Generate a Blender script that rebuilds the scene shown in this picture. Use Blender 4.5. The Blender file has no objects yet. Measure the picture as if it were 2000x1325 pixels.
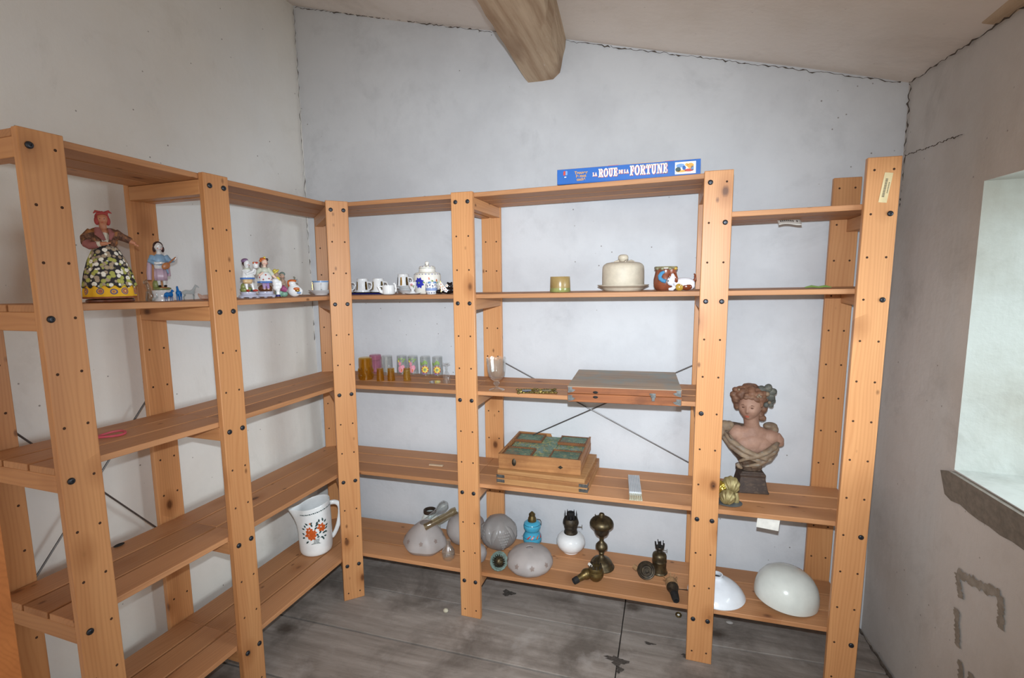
import bpy, bmesh, math, random
from mathutils import Vector as V, Matrix as M
random.seed(7)
C = bpy.context.scene.collection
R = math.radians
PI = math.pi

# ---------------------------------------------------------------- camera, light, exposure
cd = bpy.data.cameras.new('camera')
cam = bpy.data.objects.new('camera', cd); C.objects.link(cam)
cd.sensor_fit = 'HORIZONTAL'; cd.sensor_width = 36.0
cd.lens = 36.0 * 983.12 / 2000.0
cd.clip_start = 0.02; cd.clip_end = 60
cr, cu, cf = V((0.95462, 0.29741, -0.01565)), V((-0.02013, 0.11688, 0.99294)), V((-0.29714, 0.94757, -0.11757))
cm = M((cr, cu, -cf)).transposed().to_4x4(); cm.translation = V((0.76676, -1.80975, 1.40404))
cam.matrix_world = cm
bpy.context.scene.camera = cam

vs = bpy.context.scene.view_settings
vs.view_transform = 'Standard'; vs.look = 'None'; vs.gamma = 1.0; vs.use_curve_mapping = False
vs.exposure = 0.0

w = bpy.data.worlds.new('world'); bpy.context.scene.world = w; w.use_nodes = True
bg = w.node_tree.nodes['Background']
bg.inputs[0].default_value = (1.0, 0.92, 0.82, 1); bg.inputs[1].default_value = 1.02

def lamp(name, kind, loc, aim, energy, col, **k):
    d = bpy.data.lights.new(name, kind); d.energy = energy; d.color = col
    for a, b in k.items(): setattr(d, a, b)
    o = bpy.data.objects.new(name, d); C.objects.link(o); o.location = loc
    o.rotation_euler = (V(aim) - V(loc)).to_track_quat('-Z', 'Y').to_euler()
    return o
# the camera's own pop-up flash, nine centimetres above the lens
lamp('camera_flash', 'SPOT', (0.765, -1.80, 1.495), (0.28, 0.20, 0.97), 200, (0.82, 0.92, 1.0), spot_size=R(97), spot_blend=1.0, shadow_soft_size=0.012)
# daylight coming in through the window opening in the right wall
lamp('window_daylight', 'AREA', (2.75, -0.80, 1.55), (0.6, -0.35, 0.85), 165, (0.93, 0.97, 1.0), shape='RECTANGLE', size=1.7, size_y=1.3)

# ---------------------------------------------------------------- helpers
def L(c):
    return tuple((x/255/12.92 if x/255 <= .04045 else ((x/255+.055)/1.055)**2.4) for x in c)
def tag(o, label=None, cat=None, group=None, kind=None):
    if label: o['label'] = label
    if cat: o['category'] = cat
    if group: o['group'] = group
    if kind: o['kind'] = kind
    return o
def thing(name, label, cat, loc=(0, 0, 0), rz=0, group=None):
    o = bpy.data.objects.new(name, None); C.objects.link(o); o.empty_display_size = .05
    o.location = loc; o.rotation_euler = (0, 0, R(rz))
    return tag(o, label, cat, group)
def dup(root, loc, rz=None, label=None):
    r = root.copy(); C.objects.link(r); r.location = loc
    if rz is not None: r.rotation_euler = (0, 0, R(rz))
    if label: r['label'] = label
    for ch in list(root.children):
        c = ch.copy(); C.objects.link(c); c.parent = r
        for g in list(ch.children):
            d = g.copy(); C.objects.link(d); d.parent = c
    return r

class NT:
    def __init__(s, name):
        s.m = bpy.data.materials.new(name); s.m.use_nodes = True; s.t = s.m.node_tree
        s.t.nodes.clear(); s.out = s.n('ShaderNodeOutputMaterial')
    def n(s, ty, ins=None, **k):
        x = s.t.nodes.new(ty)
        for a, b in k.items(): setattr(x, a, b)
        for a, b in (ins or {}).items(): s.put(x.inputs[a], b)
        return x
    def put(s, sock, b):
        if isinstance(b, bpy.types.NodeSocket): s.t.links.new(b, sock)
        elif isinstance(b, bpy.types.Node): s.t.links.new(b.outputs[0], sock)
        else:
            if isinstance(b, (tuple, list)) and len(b) == 3 and sock.type == 'RGBA': b = (*b, 1)
            sock.default_value = b
    def math(s, op, a, b=0.0, c=None):
        d = {0: a, 1: b}
        if c is not None: d[2] = c
        return s.n('ShaderNodeMath', d, operation=op).outputs[0]
    def mix(s, f, a, b, bt='MIX'):
        return s.n('ShaderNodeMix', {0: f, 6: a, 7: b}, data_type='RGBA', blend_type=bt).outputs[2]
    def ramp(s, f, *st, ip='LINEAR'):
        x = s.n('ShaderNodeValToRGB', {0: f}); e = x.color_ramp; e.interpolation = ip
        while len(e.elements) < len(st): e.elements.new(1)
        for el, (p, c) in zip(e.elements, st):
            el.position = p; el.color = (c, c, c, 1) if not isinstance(c, (tuple, list)) else (*c, 1)
        return x.outputs[0]
    def obj(s, rnd=0.0, scale=(1, 1, 1)):
        tc = s.n('ShaderNodeTexCoord').outputs['Object']
        if rnd:
            r = s.math('DIVIDE', s.n('ShaderNodeObjectInfo').outputs['Object Index'], 997.0)
            cx = s.n('ShaderNodeCombineXYZ', {0: s.math('MULTIPLY', r, 37*rnd), 1: s.math('MULTIPLY', r, 91*rnd), 2: s.math('MULTIPLY', r, 53*rnd)})
            tc = s.n('ShaderNodeVectorMath', {0: tc, 1: cx.outputs[0]}, operation='ADD').outputs[0]
        return s.sc(tc, scale)
    def sc(s, v, scale):
        if tuple(scale) == (1, 1, 1): return v
        return s.n('ShaderNodeVectorMath', {0: v, 1: tuple(scale)}, operation='MULTIPLY').outputs[0]
    def noise(s, v, scale, detail=3, rough=.5, dist=0):
        return s.n('ShaderNodeTexNoise', {'Vector': v, 'Scale': scale, 'Detail': detail, 'Roughness': rough, 'Distortion': dist}).outputs[0]
    def vor(s, v, scale, rnd=1.0, feature='F1'):
        return s.n('ShaderNodeTexVoronoi', {'Vector': v, 'Scale': scale, 'Randomness': rnd}, feature=feature)
    def bump(s, h, st=.3, d=.01):
        return s.n('ShaderNodeBump', {'Height': h, 'Strength': st, 'Distance': d}).outputs[0]
    def bsdf(s, col, rough=.5, metal=0, spec=.5, normal=None, **k):
        ins = {'Base Color': col, 'Roughness': rough, 'Metallic': metal, 'Specular IOR Level': spec}
        if normal is not None: ins['Normal'] = normal
        ins.update(k)
        return s.n('ShaderNodeBsdfPrincipled', ins)
    def done(s, sh):
        s.put(s.out.inputs[0], sh); return s.m

def pbr(name, c, rough=.5, metal=0, var=.12, scale=25, spec=.5, bump=0, c2=None, **k):
    t = NT(name); v = t.obj(.3); c = L(c)
    n = t.noise(v, scale, 4, .6)
    d = L(c2) if c2 else tuple(x*(1-var*2) for x in c)
    col = t.mix(t.ramp(n, (.35, 0), (.7, 1)), c, d)
    nm = t.bump(n, bump, .002) if bump else None
    return t.done(t.bsdf(col, rough, metal, spec, nm, **k))

def glass(name, c, rough=.02, gloss=1.0, body=0.0, bcol=(236, 240, 240)):
    """thin glassware: tinted see-through, a clear reflection, and a little light held in the pressed glass itself"""
    t = NT(name); col = L(c)
    v = t.obj(.2); n = t.noise(v, 40, 2)
    tint = t.mix(t.math('MULTIPLY', n, .2), col, tuple(x*.92 for x in col))
    tr = t.n('ShaderNodeBsdfTransparent', {0: tint})
    if body:
        df = t.n('ShaderNodeBsdfTranslucent', {0: L(bcol)}); d2 = t.n('ShaderNodeBsdfDiffuse', {0: L(bcol)})
        d3 = t.n('ShaderNodeMixShader', {0: .5, 1: df.outputs[0], 2: d2.outputs[0]})
        tr = t.n('ShaderNodeMixShader', {0: body, 1: tr.outputs[0], 2: d3.outputs[0]})
    gl = t.n('ShaderNodeBsdfGlossy', {0: (1, 1, 1), 'Roughness': rough, 'Normal': t.bump(n, .15, .002)})
    f = t.n('ShaderNodeLayerWeight', {0: .5}).outputs['Facing']
    f = t.math('MULTIPLY_ADD', t.math('POWER', f, 2.6), .42*gloss, .045*gloss)
    return t.done(t.n('ShaderNodeMixShader', {0: f, 1: tr.outputs[0], 2: gl.outputs[0]}))
def frosted(name, c, see=.25, rough=.35, bump=.2, c2=None, scale=60):
    t = NT(name); col = L(c); v = t.obj(.2); n = t.noise(v, scale, 3)
    n2 = t.noise(v, 18, 3)
    col = t.mix(t.ramp(n2, (.4, 0), (.7, .7)), col, L(c2) if c2 else tuple(x*.85 for x in col))
    b = t.bsdf(col, rough, 0, .5, t.bump(n, bump, .002))
    tl = t.n('ShaderNodeBsdfTranslucent', {0: col}); tp = t.n('ShaderNodeBsdfTransparent', {0: (.95, .95, .95)})
    a = t.n('ShaderNodeMixShader', {0: .5, 1: b.outputs[0], 2: tl.outputs[0]})
    return t.done(t.n('ShaderNodeMixShader', {0: see, 1: a.outputs[0], 2: tp.outputs[0]}))

class Sh:
    """collects shapes into ONE mesh"""
    def __init__(s): s.bm = bmesh.new(); s.mats = []
    def mi(s, m):
        if m not in s.mats: s.mats.append(m)
        return s.mats.index(m)
    def faces(s, vs_, fs, m):
        k = s.mi(m); vv = [s.bm.verts.new(v) for v in vs_]; out = []
        for f in fs:
            try: ff = s.bm.faces.new([vv[i] for i in f]); ff.material_index = k; out.append(ff)
            except ValueError: pass
        return vv
    def box(s, c, d, m, rot=None, taper=1.0):
        vs_ = []
        for z in (-.5, .5):
            q = taper if z > 0 else 1
            for x, y in ((-.5, -.5), (.5, -.5), (.5, .5), (-.5, .5)):
                p = V((x*d[0]*q, y*d[1]*q, z*d[2]))
                if rot is not None: p = rot @ p
                vs_.append(p + V(c))
        return s.faces(vs_, [(3, 2, 1, 0), (4, 5, 6, 7), (0, 1, 5, 4), (1, 2, 6, 5), (2, 3, 7, 6), (3, 0, 4, 7)], m)
    def lathe(s, prof, m, seg=32, c=(0, 0, 0), rot=None, wob=None, sx=1, sy=1):
        """prof: [(r, z)] or [(r, z, material)]; revolved about z"""
        rows = []
        for i, p in enumerate(prof):
            r, z = p[0], p[1]
            n = 1 if r < 1e-6 else seg
            row = []
            for k in range(n):
                a = 2*PI*k/seg; rr = r*(wob(a, z) if wob else 1)
                q = V((rr*math.cos(a)*sx, rr*math.sin(a)*sy, z))
                if rot is not None: q = rot @ q
                row.append(s.bm.verts.new(q + V(c)))
            rows.append(row)
        for i in range(len(rows)-1):
            a, b = rows[i], rows[i+1]; mm = s.mi(prof[i+1][2] if len(prof[i+1]) > 2 else m)
            for k in range(seg):
                q = [a[k % len(a)], a[(k+1) % len(a)], b[(k+1) % len(b)], b[k % len(b)]]
                u = []
                for v in q:
                    if v not in u: u.append(v)
                if len(u) > 2:
                    try: s.bm.faces.new(u).material_index = mm
                    except ValueError: pass
        return [v for r in rows for v in r]
    def tube(s, pts, rad, m, seg=12, cap=True, flat=1.0):
        pts = [V(p) for p in pts]; n = len(pts)
        rad = rad if isinstance(rad, (list, tuple)) else [rad]*n
        rows = []; up = None
        for i, p in enumerate(pts):
            t = (pts[min(i+1, n-1)] - pts[max(i-1, 0)]).normalized()
            if up is None: up = V((0, 0, 1)) if abs(t.z) < .9 else V((1, 0, 0))
            u = (up - t*up.dot(t)).normalized(); v = t.cross(u); up = u
            rows.append([s.bm.verts.new(p + (u*math.cos(a)*flat + v*math.sin(a))*rad[i]) for a in (2*PI*k/seg for k in range(seg))])
        k_ = s.mi(m)
        for a, b in zip(rows, rows[1:]):
            for k in range(seg):
                s.bm.faces.new((a[k], a[(k+1) % seg], b[(k+1) % seg], b[k])).material_index = k_
        if cap:
            s.bm.faces.new(rows[0][::-1]).material_index = k_; s.bm.faces.new(rows[-1]).material_index = k_
    def cyl(s, a, b, r, m, seg=16, r2=None):
        s.tube([a, b], [r, r if r2 is None else r2], m, seg)
    def ell(s, c, d, m, seg=20, rot=None, fn=None):
        """ellipsoid with semi-axes d"""
        rows = []; nv = max(8, seg*2//3)
        for i in range(nv+1):
            th = PI*i/nv
            row = []
            for k in range(1 if i in (0, nv) else seg):
                a = 2*PI*k/seg
                q = V((math.sin(th)*math.cos(a), math.sin(th)*math.sin(a), -math.cos(th)))
                if fn: q = fn(q)
                q = V((q.x*d[0], q.y*d[1], q.z*d[2]))
                if rot is not None: q = rot @ q
                row.append(s.bm.verts.new(q + V(c)))
            rows.append(row)
        k_ = s.mi(m)
        for a, b in zip(rows, rows[1:]):
            for k in range(seg):
                u = []
                for v in (a[k % len(a)], a[(k+1) % len(a)], b[(k+1) % len(b)], b[k % len(b)]):
                    if v not in u: u.append(v)
                s.bm.faces.new(u).material_index = k_
        return [v for r in rows for v in r]
    def prism(s, poly, t0, t1, m, ax=2, fn=None):
        """2-D polygon extruded along axis ax from t0 to t1"""
        def P(p, t):
            q = [p[0], p[1]]; q.insert(ax, t); q = V(q)
            return fn(q) if fn else q
        n = len(poly)
        vs_ = [P(p, t0) for p in poly] + [P(p, t1) for p in poly]
        fs = [tuple(range(n))[::-1], tuple(range(n, 2*n))] + [(i, (i+1) % n, n+(i+1) % n, n+i) for i in range(n)]
        return s.faces(vs_, fs, m)
    def build(s, name, parent=None, loc=(0, 0, 0), rot=None, bevel=0, sub=0, remesh=0, smooth=40, solid=0, noise=None):
        bmesh.ops.remove_doubles(s.bm, verts=s.bm.verts, dist=1e-6)
        bmesh.ops.recalc_face_normals(s.bm, faces=s.bm.faces)
        me = bpy.data.meshes.new(name); s.bm.to_mesh(me); s.bm.free()
        for m in s.mats: me.materials.append(m)
        me.polygons.foreach_set('use_smooth', [True]*len(me.polygons))
        if smooth < 180: me.set_sharp_from_angle(angle=R(smooth))
        o = bpy.data.objects.new(name, me); C.objects.link(o)
        o.location = loc; o.pass_index = random.randint(1, 996)
        if rot is not None: o.rotation_euler = tuple(R(a) for a in rot)
        if parent: o.parent = parent
        if solid:
            x = o.modifiers.new('s', 'SOLIDIFY'); x.thickness = solid; x.offset = -1
        if remesh:
            x = o.modifiers.new('r', 'REMESH'); x.mode = 'VOXEL'; x.voxel_size = remesh; x.use_smooth_shade = True
            x = o.modifiers.new('sm', 'SMOOTH'); x.iterations = 4; x.factor = .5
        if bevel:
            x = o.modifiers.new('b', 'BEVEL'); x.width = bevel; x.segments = 2; x.limit_method = 'ANGLE'; x.angle_limit = R(50)
        if sub:
            x = o.modifiers.new('u', 'SUBSURF'); x.levels = sub; x.render_levels = sub
        return o

# ---------------------------------------------------------------- materials
def pine(name, light, dark, knots=.52, rough=.42, contrast=.55):
    t = NT(name); v = t.obj(1.0)
    r = t.math('DIVIDE', t.n('ShaderNodeObjectInfo').outputs['Object Index'], 997.0)
    wob = t.noise(t.sc(v, (1.3, 9, 9)), 1.0, 2)
    wob2 = t.math('MULTIPLY', t.math('SUBTRACT', wob, .5), .09)
    xyz = t.n('ShaderNodeSeparateXYZ', {0: v})
    yy = t.math('ADD', t.math('ADD', xyz.outputs[1], t.math('MULTIPLY', xyz.outputs[2], .6)), wob2)
    ring = t.math('SINE', t.math('MULTIPLY', yy, 620.0))
    ring = t.math('MULTIPLY_ADD', ring, .5, .5)
    ring = t.math('POWER', ring, 2.2)
    streak = t.noise(t.sc(v, (4, 130, 130)), 1.0, 3)
    big = t.noise(t.sc(v, (1.2, 14, 14)), 1.0, 2)
    f = t.math('ADD', t.math('MULTIPLY', ring, .20*contrast), t.math('ADD', t.math('MULTIPLY', streak, .35*contrast), t.math('MULTIPLY', big, .85*contrast)))
    col = t.mix(t.ramp(f, (.18, 0), (.85, 1)), L(light), L(dark))
    tone = t.math('MULTIPLY_ADD', r, .30, .86)
    col = t.mix(1.0, col, t.n('ShaderNodeCombineColor', {0: tone, 1: t.math('POWER', tone, 1.12), 2: t.math('POWER', tone, 1.3)}).outputs[0], 'MULTIPLY')
    vo = t.vor(t.sc(v, (5.5, 9, 9)), 1.0)
    cs = t.n('ShaderNodeSeparateColor', {0: vo.outputs['Color']})
    on = t.math('GREATER_THAN', cs.outputs[0], knots)
    kd = t.math('ADD', vo.outputs['Distance'], t.math('MULTIPLY', t.math('SUBTRACT', streak, .5), .05))
    core = t.math('MULTIPLY', t.ramp(kd, (.055, 1), (.12, 0)), on)
    halo = t.math('MULTIPLY', t.ramp(kd, (.10, .55), (.34, 0)), on)
    col = t.mix(halo, col, L((150, 92, 48)))
    col = t.mix(t.math('MULTIPLY', core, .85), col, L((84, 46, 24)))
    v2 = t.vor(t.sc(v, (14, 24, 24)), 1.0); c2_ = t.n('ShaderNodeSeparateColor', {0: v2.outputs['Color']})
    pin = t.math('MULTIPLY', t.ramp(t.math('ADD', v2.outputs['Distance'], t.math('MULTIPLY', t.math('SUBTRACT', streak, .5), .06)), (.07, 1), (.17, 0)), t.math('GREATER_THAN', c2_.outputs[1], .86))
    col = t.mix(t.math('MULTIPLY', pin, .8), col, L((104, 62, 34)))
    return t.done(t.bsdf(col, rough, 0, .4, t.bump(streak, .08, .001)))
PINE = pine('pine_wood', (204, 148, 98), (158, 96, 54))
PINE_SHELF = pine('pine_shelf_wood', (190, 137, 94), (146, 95, 60), knots=.72, rough=.55)
HOLE = pbr('drilled_hole', (70, 42, 24), .9)
BOLT = pbr('dark_bolt_metal', (58, 60, 66), .35, .6)
WIRE = pbr('brace_steel', (104, 100, 98), .4, .7)

def plaster(name, base, stain, speck=.75, stain_amt=.5, tint=None):
    t = NT(name); v = t.obj()
    n = t.noise(v, 1.7, 6, .62); n2 = t.noise(v, 9, 5, .6); n3 = t.noise(v, 60, 4, .6)
    col = t.mix(t.math('MULTIPLY', t.ramp(n, (.45, 0), (.75, 1)), stain_amt), L(base), L(stain))
    if tint: col = t.mix(t.ramp(t.noise(v, .9, 3), (.4, 0), (.65, .8)), col, L(tint))
    col = t.mix(t.math('MULTIPLY', t.ramp(n2, (.52, 0), (.78, 1)), .35*stain_amt), col, L(stain))
    sm = t.math('MULTIPLY', t.ramp(t.noise(v, 2.6, 7, .7, .6), (.55, 0), (.72, 1)), t.ramp(t.noise(v, 24, 4, .6), (.3, .3), (.7, 1)))
    col = t.mix(t.math('MULTIPLY', sm, .55*stain_amt), col, L(tuple(x*.72 for x in stain)))
    vo = t.vor(v, 26); on = t.n('ShaderNodeSeparateColor', {0: vo.outputs['Color']}).outputs[1]
    sp = t.math('MULTIPLY', t.ramp(t.math('ADD', vo.outputs['Distance'], t.math('MULTIPLY', n3, .06)), (.07, 1), (.12, 0)), t.math('GREATER_THAN', on, .72))
    col = t.mix(t.math('MULTIPLY', sp, speck), col, L((96, 84, 74)))
    brush = t.noise(t.sc(v, (45, 45, 3)), 1.0, 3)
    h = t.math('ADD', t.math('MULTIPLY', n2, 1.0), t.math('ADD', t.math('MULTIPLY', n3, .25), t.math('MULTIPLY', brush, .25)))
    return t.done(t.bsdf(col, .9, 0, .15, t.bump(h, .35, .006)))
WALL_B = plaster('back_plaster', (204, 205, 208), (168, 168, 172))
WALL_L = plaster('left_plaster', (232, 227, 219), (206, 198, 186), tint=(224, 224, 224))
WALL_R = plaster('right_plaster', (200, 195, 191), (172, 163, 155), .6, .8)
CEIL = plaster('ceiling_plaster', (230, 220, 212), (206, 192, 178), .3, .6)
REVEAL = plaster('reveal_limewash', (176, 179, 174), (146, 142, 130), .3, .9)
CRACK = pbr('crack_dirt', (98, 87, 78), .95, var=.3, scale=80)
CRACK_D = pbr('floor_dirt_stain', (84, 76, 70), .95, var=.3, scale=120)
# ---------------------------------------------------------------- the room
YB = 0.37
XL = lambda z: -0.995 + 0.016*max(0, 1.7 - z)
def struct(name, sh, **k):
    return tag(sh.build(name, **k), kind='structure')
def ceil_z(x): return 2.733 - 0.262*(x + 1.0)
XR = lambda y, z=1.4: 1.518 + .013*min(z, 2.0) + .02*max(0, min(z, 2.0) - 1.55) - 0.07*(y - YB)

# floor of old planks
def floor_mat():
    t = NT('old_floorboards'); v = t.obj()
    g = t.noise(t.sc(v, (2.2, 26, 1)), 1.0, 5, .65); b = t.noise(v, 3.2, 6, .65, .4); f = t.noise(v, 45, 4, .6)
    col = t.mix(t.ramp(g, (.3, 0), (.72, 1)), L((164, 154, 146)), L((124, 114, 106)))
    col = t.mix(t.ramp(b, (.47, 0), (.66, .8)), col, L((98, 89, 82)))
    col = t.mix(t.ramp(t.noise(v, 5.5, 5, .6), (.56, 0), (.70, .5)), col, L((182, 174, 168)))
    vo = t.vor(t.sc(v, (3.0, 4.4, 1)), 1.0); on = t.n('ShaderNodeSeparateColor', {0: vo.outputs['Color']}).outputs[0]
    k = t.math('MULTIPLY', t.ramp(t.math('ADD', vo.outputs['Distance'], t.math('MULTIPLY', f, .12)), (.12, .8), (.24, 0)), t.math('GREATER_THAN', on, .62))
    col = t.mix(k, col, L((70, 58, 48)))
    return t.done(t.bsdf(col, .8, 0, .25, t.bump(t.math('ADD', g, f), .35, .004)))
FLOOR = floor_mat()
GAP = pbr('floor_gap_dirt', (46, 38, 32), .95)
s = Sh()
def plank(x0, x1, y0a, y0b, y1a, y1b, g=.002):
    v = s.prism([(x0+g, y0a+.004), (x1-g, y0b+.004), (x1-g, y1b-.004), (x0+g, y1a-.004)], -.03, random.uniform(-.0012, 0), FLOOR)
XA, XJ, XE = -1.10, 0.610, 1.80
ls = [0.345+.27, 0.345, 0.069, -.204, -.487, -.76, -1.03, -1.31, -1.60, -1.9, -2.2, -2.5]
for a, b in zip(ls, ls[1:]): plank(XA, XJ, b-.004, b+.004, a-.004, a+.004)
rs = [0.40+.2, 0.40, 0.112, -.165, -.45, -.73, -1.0, -1.28, -1.56, -1.85, -2.15, -2.45]
for a, b in zip(rs, rs[1:]): plank(XJ, XE, b-.012, b+.024, a-.012, a+.024)
s.box(((XA+XE)/2, -.95, -.045), (XE-XA, 3.1, .03), GAP)
fl = struct('floor', s, bevel=.0015)
s = Sh()
for cx, cy, rx, ry in ((.615, -.075, .030, .020), (.600, -.068, .042, .009), (.622, -.115, .012, .016), (.86, .02, .026, .010), (.72, .05, .020, .007), (.10, .20, .028, .020)):
    s.lathe([(0, .0016), (.6, .0014), (1, .0012)], CRACK_D, 18, c=(cx, cy, 0), sx=rx, sy=ry, wob=lambda a, z: 1+.3*math.sin(a*3+1)+.15*math.sin(a*7))
tag(s.build('dirt_stain', fl), kind='structure')

# back wall, left wall
def wavy(sh, pts_fn, nu, nv, m):
    vs_ = [pts_fn(i/nu, j/nv) for j in range(nv+1) for i in range(nu+1)]
    sh.faces(vs_, [(j*(nu+1)+i, j*(nu+1)+i+1, (j+1)*(nu+1)+i+1, (j+1)*(nu+1)+i) for j in range(nv) for i in range(nu)], m)
def wob(a, b, k=.004): return k*(math.sin(a*5.1+b*3.3)+math.sin(a*2.3-b*4.7+1.3))
s = Sh()
def pb(u, v):
    x = -1.06 + u*2.72; z = -.05 + v*(ceil_z(x)+.10)
    return V((x, YB + wob(x, z, .003), z))
wavy(s, pb, 40, 36, WALL_B)
struct('wall_back', s)
s = Sh()
def pl_(u, v):
    y = YB + .03 - u*2.95; z = -.05 + v*3.1
    return V((XL(z) + .018*(YB-y)*0 + wob(y, z, .003), y, z))
wavy(s, pl_, 40, 36, WALL_L)
struct('wall_left', s)
s = Sh()
def pc(u, v):
    x = -1.15 + u*2.9; y = YB + .05 - v*2.95
    return V((x, y, ceil_z(x) + wob(x, y, .004)))
wavy(s, pc, 36, 40, CEIL)
struct('ceiling', s)

# right wall with the deep window opening
WY0, WY1, WZ0, WZ1, WD = -.095, -1.02, .838, 1.648, .52
s = Sh()
ys = [YB+.06, .25, .1, -.02, WY0, -.3, -.5, -.75, WY1, -1.3, -1.8, -2.5]
zs = [-.05, .15, .3, .45, .6, .72, WZ0, 1.0, 1.2, 1.4, WZ1, 1.75, 1.95, 2.15, 2.4]
def rp(y, z, d=0): return V((XR(y, z) + d + (wob(y, z, .0025) if d == 0 else 0), y, z))
for y0, y1 in zip(ys, ys[1:]):
    for z0, z1 in zip(zs, zs[1:]):
        if y0 <= WY0 and y1 >= WY1 and z0 >= WZ0 and z1 <= WZ1: continue
        s.faces([rp(y0, z0), rp(y1, z0), rp(y1, z1), rp(y0, z1)], [(0, 1, 2, 3)], WALL_R)
# splayed reveal faces
a, b, c, d = rp(WY0, WZ0), rp(WY1, WZ0), rp(WY1, WZ1), rp(WY0, WZ1)
A, B, Cc, D = [q + V((WD, 0, 0)) for q in (a, b, c, d)]
dy = .03
A.y -= dy; D.y -= dy; B.y += dy; Cc.y += dy
s.faces([a, A, D, d], [(0, 1, 2, 3)], REVEAL); s.faces([b, B, Cc, c], [(0, 1, 2, 3)], REVEAL)
s.faces([a, A, B, b], [(0, 1, 2, 3)], REVEAL); s.faces([d, D, Cc, c], [(0, 1, 2, 3)], REVEAL)
wr = struct('wall_right', s)
# window at the outer face of the thick wall
WHITE = pbr('old_white_paint', (226, 224, 216), .5)
CEMENT = pbr('grey_cement', (132, 124, 114), .95, var=.15, scale=60, bump=.5)
PANE = glass('window_glass', (235, 240, 242))
s = Sh(); xw = XR(-.5) + WD - .03
for y in (WY0-.05, WY1+.05, (WY0+WY1)/2): s.box((xw, y, (WZ0+WZ1)/2), (.05, .05, WZ1-WZ0), WHITE)
for z in (WZ0+.025, WZ1-.025, (WZ0+WZ1)/2): s.box((xw, (WY0+WY1)/2, z), (.045, WY0-WY1-.06, .045), WHITE)
win = struct('window_1', s, bevel=.003)
s = Sh(); s.box((xw+.005, (WY0+WY1)/2, (WZ0+WZ1)/2), (.004, WY0-WY1-.1, WZ1-WZ0-.06), PANE)
s.build('pane', win)
# rough cement sill edge under the opening
s = Sh()
pts = []
n = 26
top = []; bot = []
for i in range(n+1):
    y = -.060 - i/n*1.05
    top.append((y, WZ0 - .004 - (.012 if i == 0 else 0)))
    bot.append((y - (.008 if i == 0 else 0), WZ0 - .082 - random.uniform(0, .012) - .02*(i/n)))
for i in range(n):
    y0, y1 = top[i], top[i+1]; b0, b1 = bot[i], bot[i+1]
    s.faces([V((XR(*p) - .014 - (.0 if k < 2 else -.012), p[0], p[1])) for k, p in enumerate((y0, y1, b1, b0))], [(0, 1, 2, 3)], CEMENT)
    s.faces([V((XR(*y0)-.014, *y0)), V((XR(*y1)-.014, *y1)), V((XR(*y1)+.02, *y1)), V((XR(*y0)+.02, *y0))], [(0, 1, 2, 3)], CEMENT)
s.faces([V((XR(*top[0])-.014, *top[0])), V((XR(*bot[0])-.002, *bot[0])), V((XR(*bot[0])+.01, *bot[0])), V((XR(*top[0])+.01, *top[0]))], [(0, 1, 2, 3)], CEMENT)
struct('trim_1', s)

STAIN = pbr('damp_stain', (134, 126, 115), .95, var=.2, scale=50, c2=(160, 152, 142))
# dirt lines where plaster meets plaster: thin broken cracks
def crack(sh, a, b, n, wd, nrm, skip=.25, m=None, lo=.05):
    a, b = V(a), V(b); t = (b-a).normalized(); nrm = V(nrm).normalized(); sd = nrm.cross(t)
    prev = None
    for i in range(n+1):
        p = a.lerp(b, i/n) + sd*random.uniform(-.004, .004)
        h = wd*random.uniform(lo, .75)
        if random.random() < skip: h *= .1
        row = (p - sd*h + nrm*(.0005 if m else .002), p + sd*h + nrm*(.0005 if m else .002), p + nrm*(.001 if m else .005))
        if prev:
            sh.faces([*prev, *row], [(0, 3, 5, 2), (2, 5, 4, 1)], m or CRACK)
        prev = row
wb = bpy.data.objects['wall_back']
s = Sh()
xs = [-.98 + i*.25 for i in range(11)]
for x0, x1 in zip(xs, xs[1:]):
    crack(s, (x0, YB-.008, ceil_z(x0)-.008), (min(x1, 1.545), YB-.008, ceil_z(min(x1, 1.545))-.008), 22, .0042, (0, -1, 0), .45)
crack(s, (-.99, YB-.008, ceil_z(-1)-.02), (-.99, YB-.008, 1.1), 90, .0035, (.5, -1, 0), .5)
crack(s, (1.549, YB-.008, ceil_z(1.54)-.01), (1.549, YB-.008, 1.5), 60, .0045, (-.5, -1, 0), .3)
tag(s.build('crack', wb), kind='structure')
s = Sh()
crack(s, (XR(.35, 1.9)-.006, .35, ceil_z(1.556)-.006), (XR(-.6, 1.9)-.006, -.6, ceil_z(1.62)-.006), 60, .005, (-1, 0, -.3), .3)
crack(s, (XR(.35, 0)-.006, .36, .004), (XR(-.9, 0)-.006, -.9, .004), 60, .012, (-1, 0, .4), .1)
# broken plaster patch outline below the sill
for p, q in (((-.165, .56), (-.33, .60)), ((-.33, .60), (-.345, .52)), ((-.165, .56), (-.19, .50)), ((-.178, .46), (-.20, .36)), ((-.215, .33), (-.25, .20)), ((-.26, .33), (-.30, .20))):
    crack(s, (XR(*p)-.004, *p), (XR(*q)-.004, *q), 22, .021, (-1, 0, 0), 0, STAIN, .45)
# hairline plaster edge under the ceiling corner
crack(s, (XR(.34, 1.8)-.004, .34, 1.811), (XR(.02, 1.8)-.004, .02, 1.80), 40, .0014, (-1, 0, 0), .2)
tag(s.build('crack', wr), kind='structure')

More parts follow.
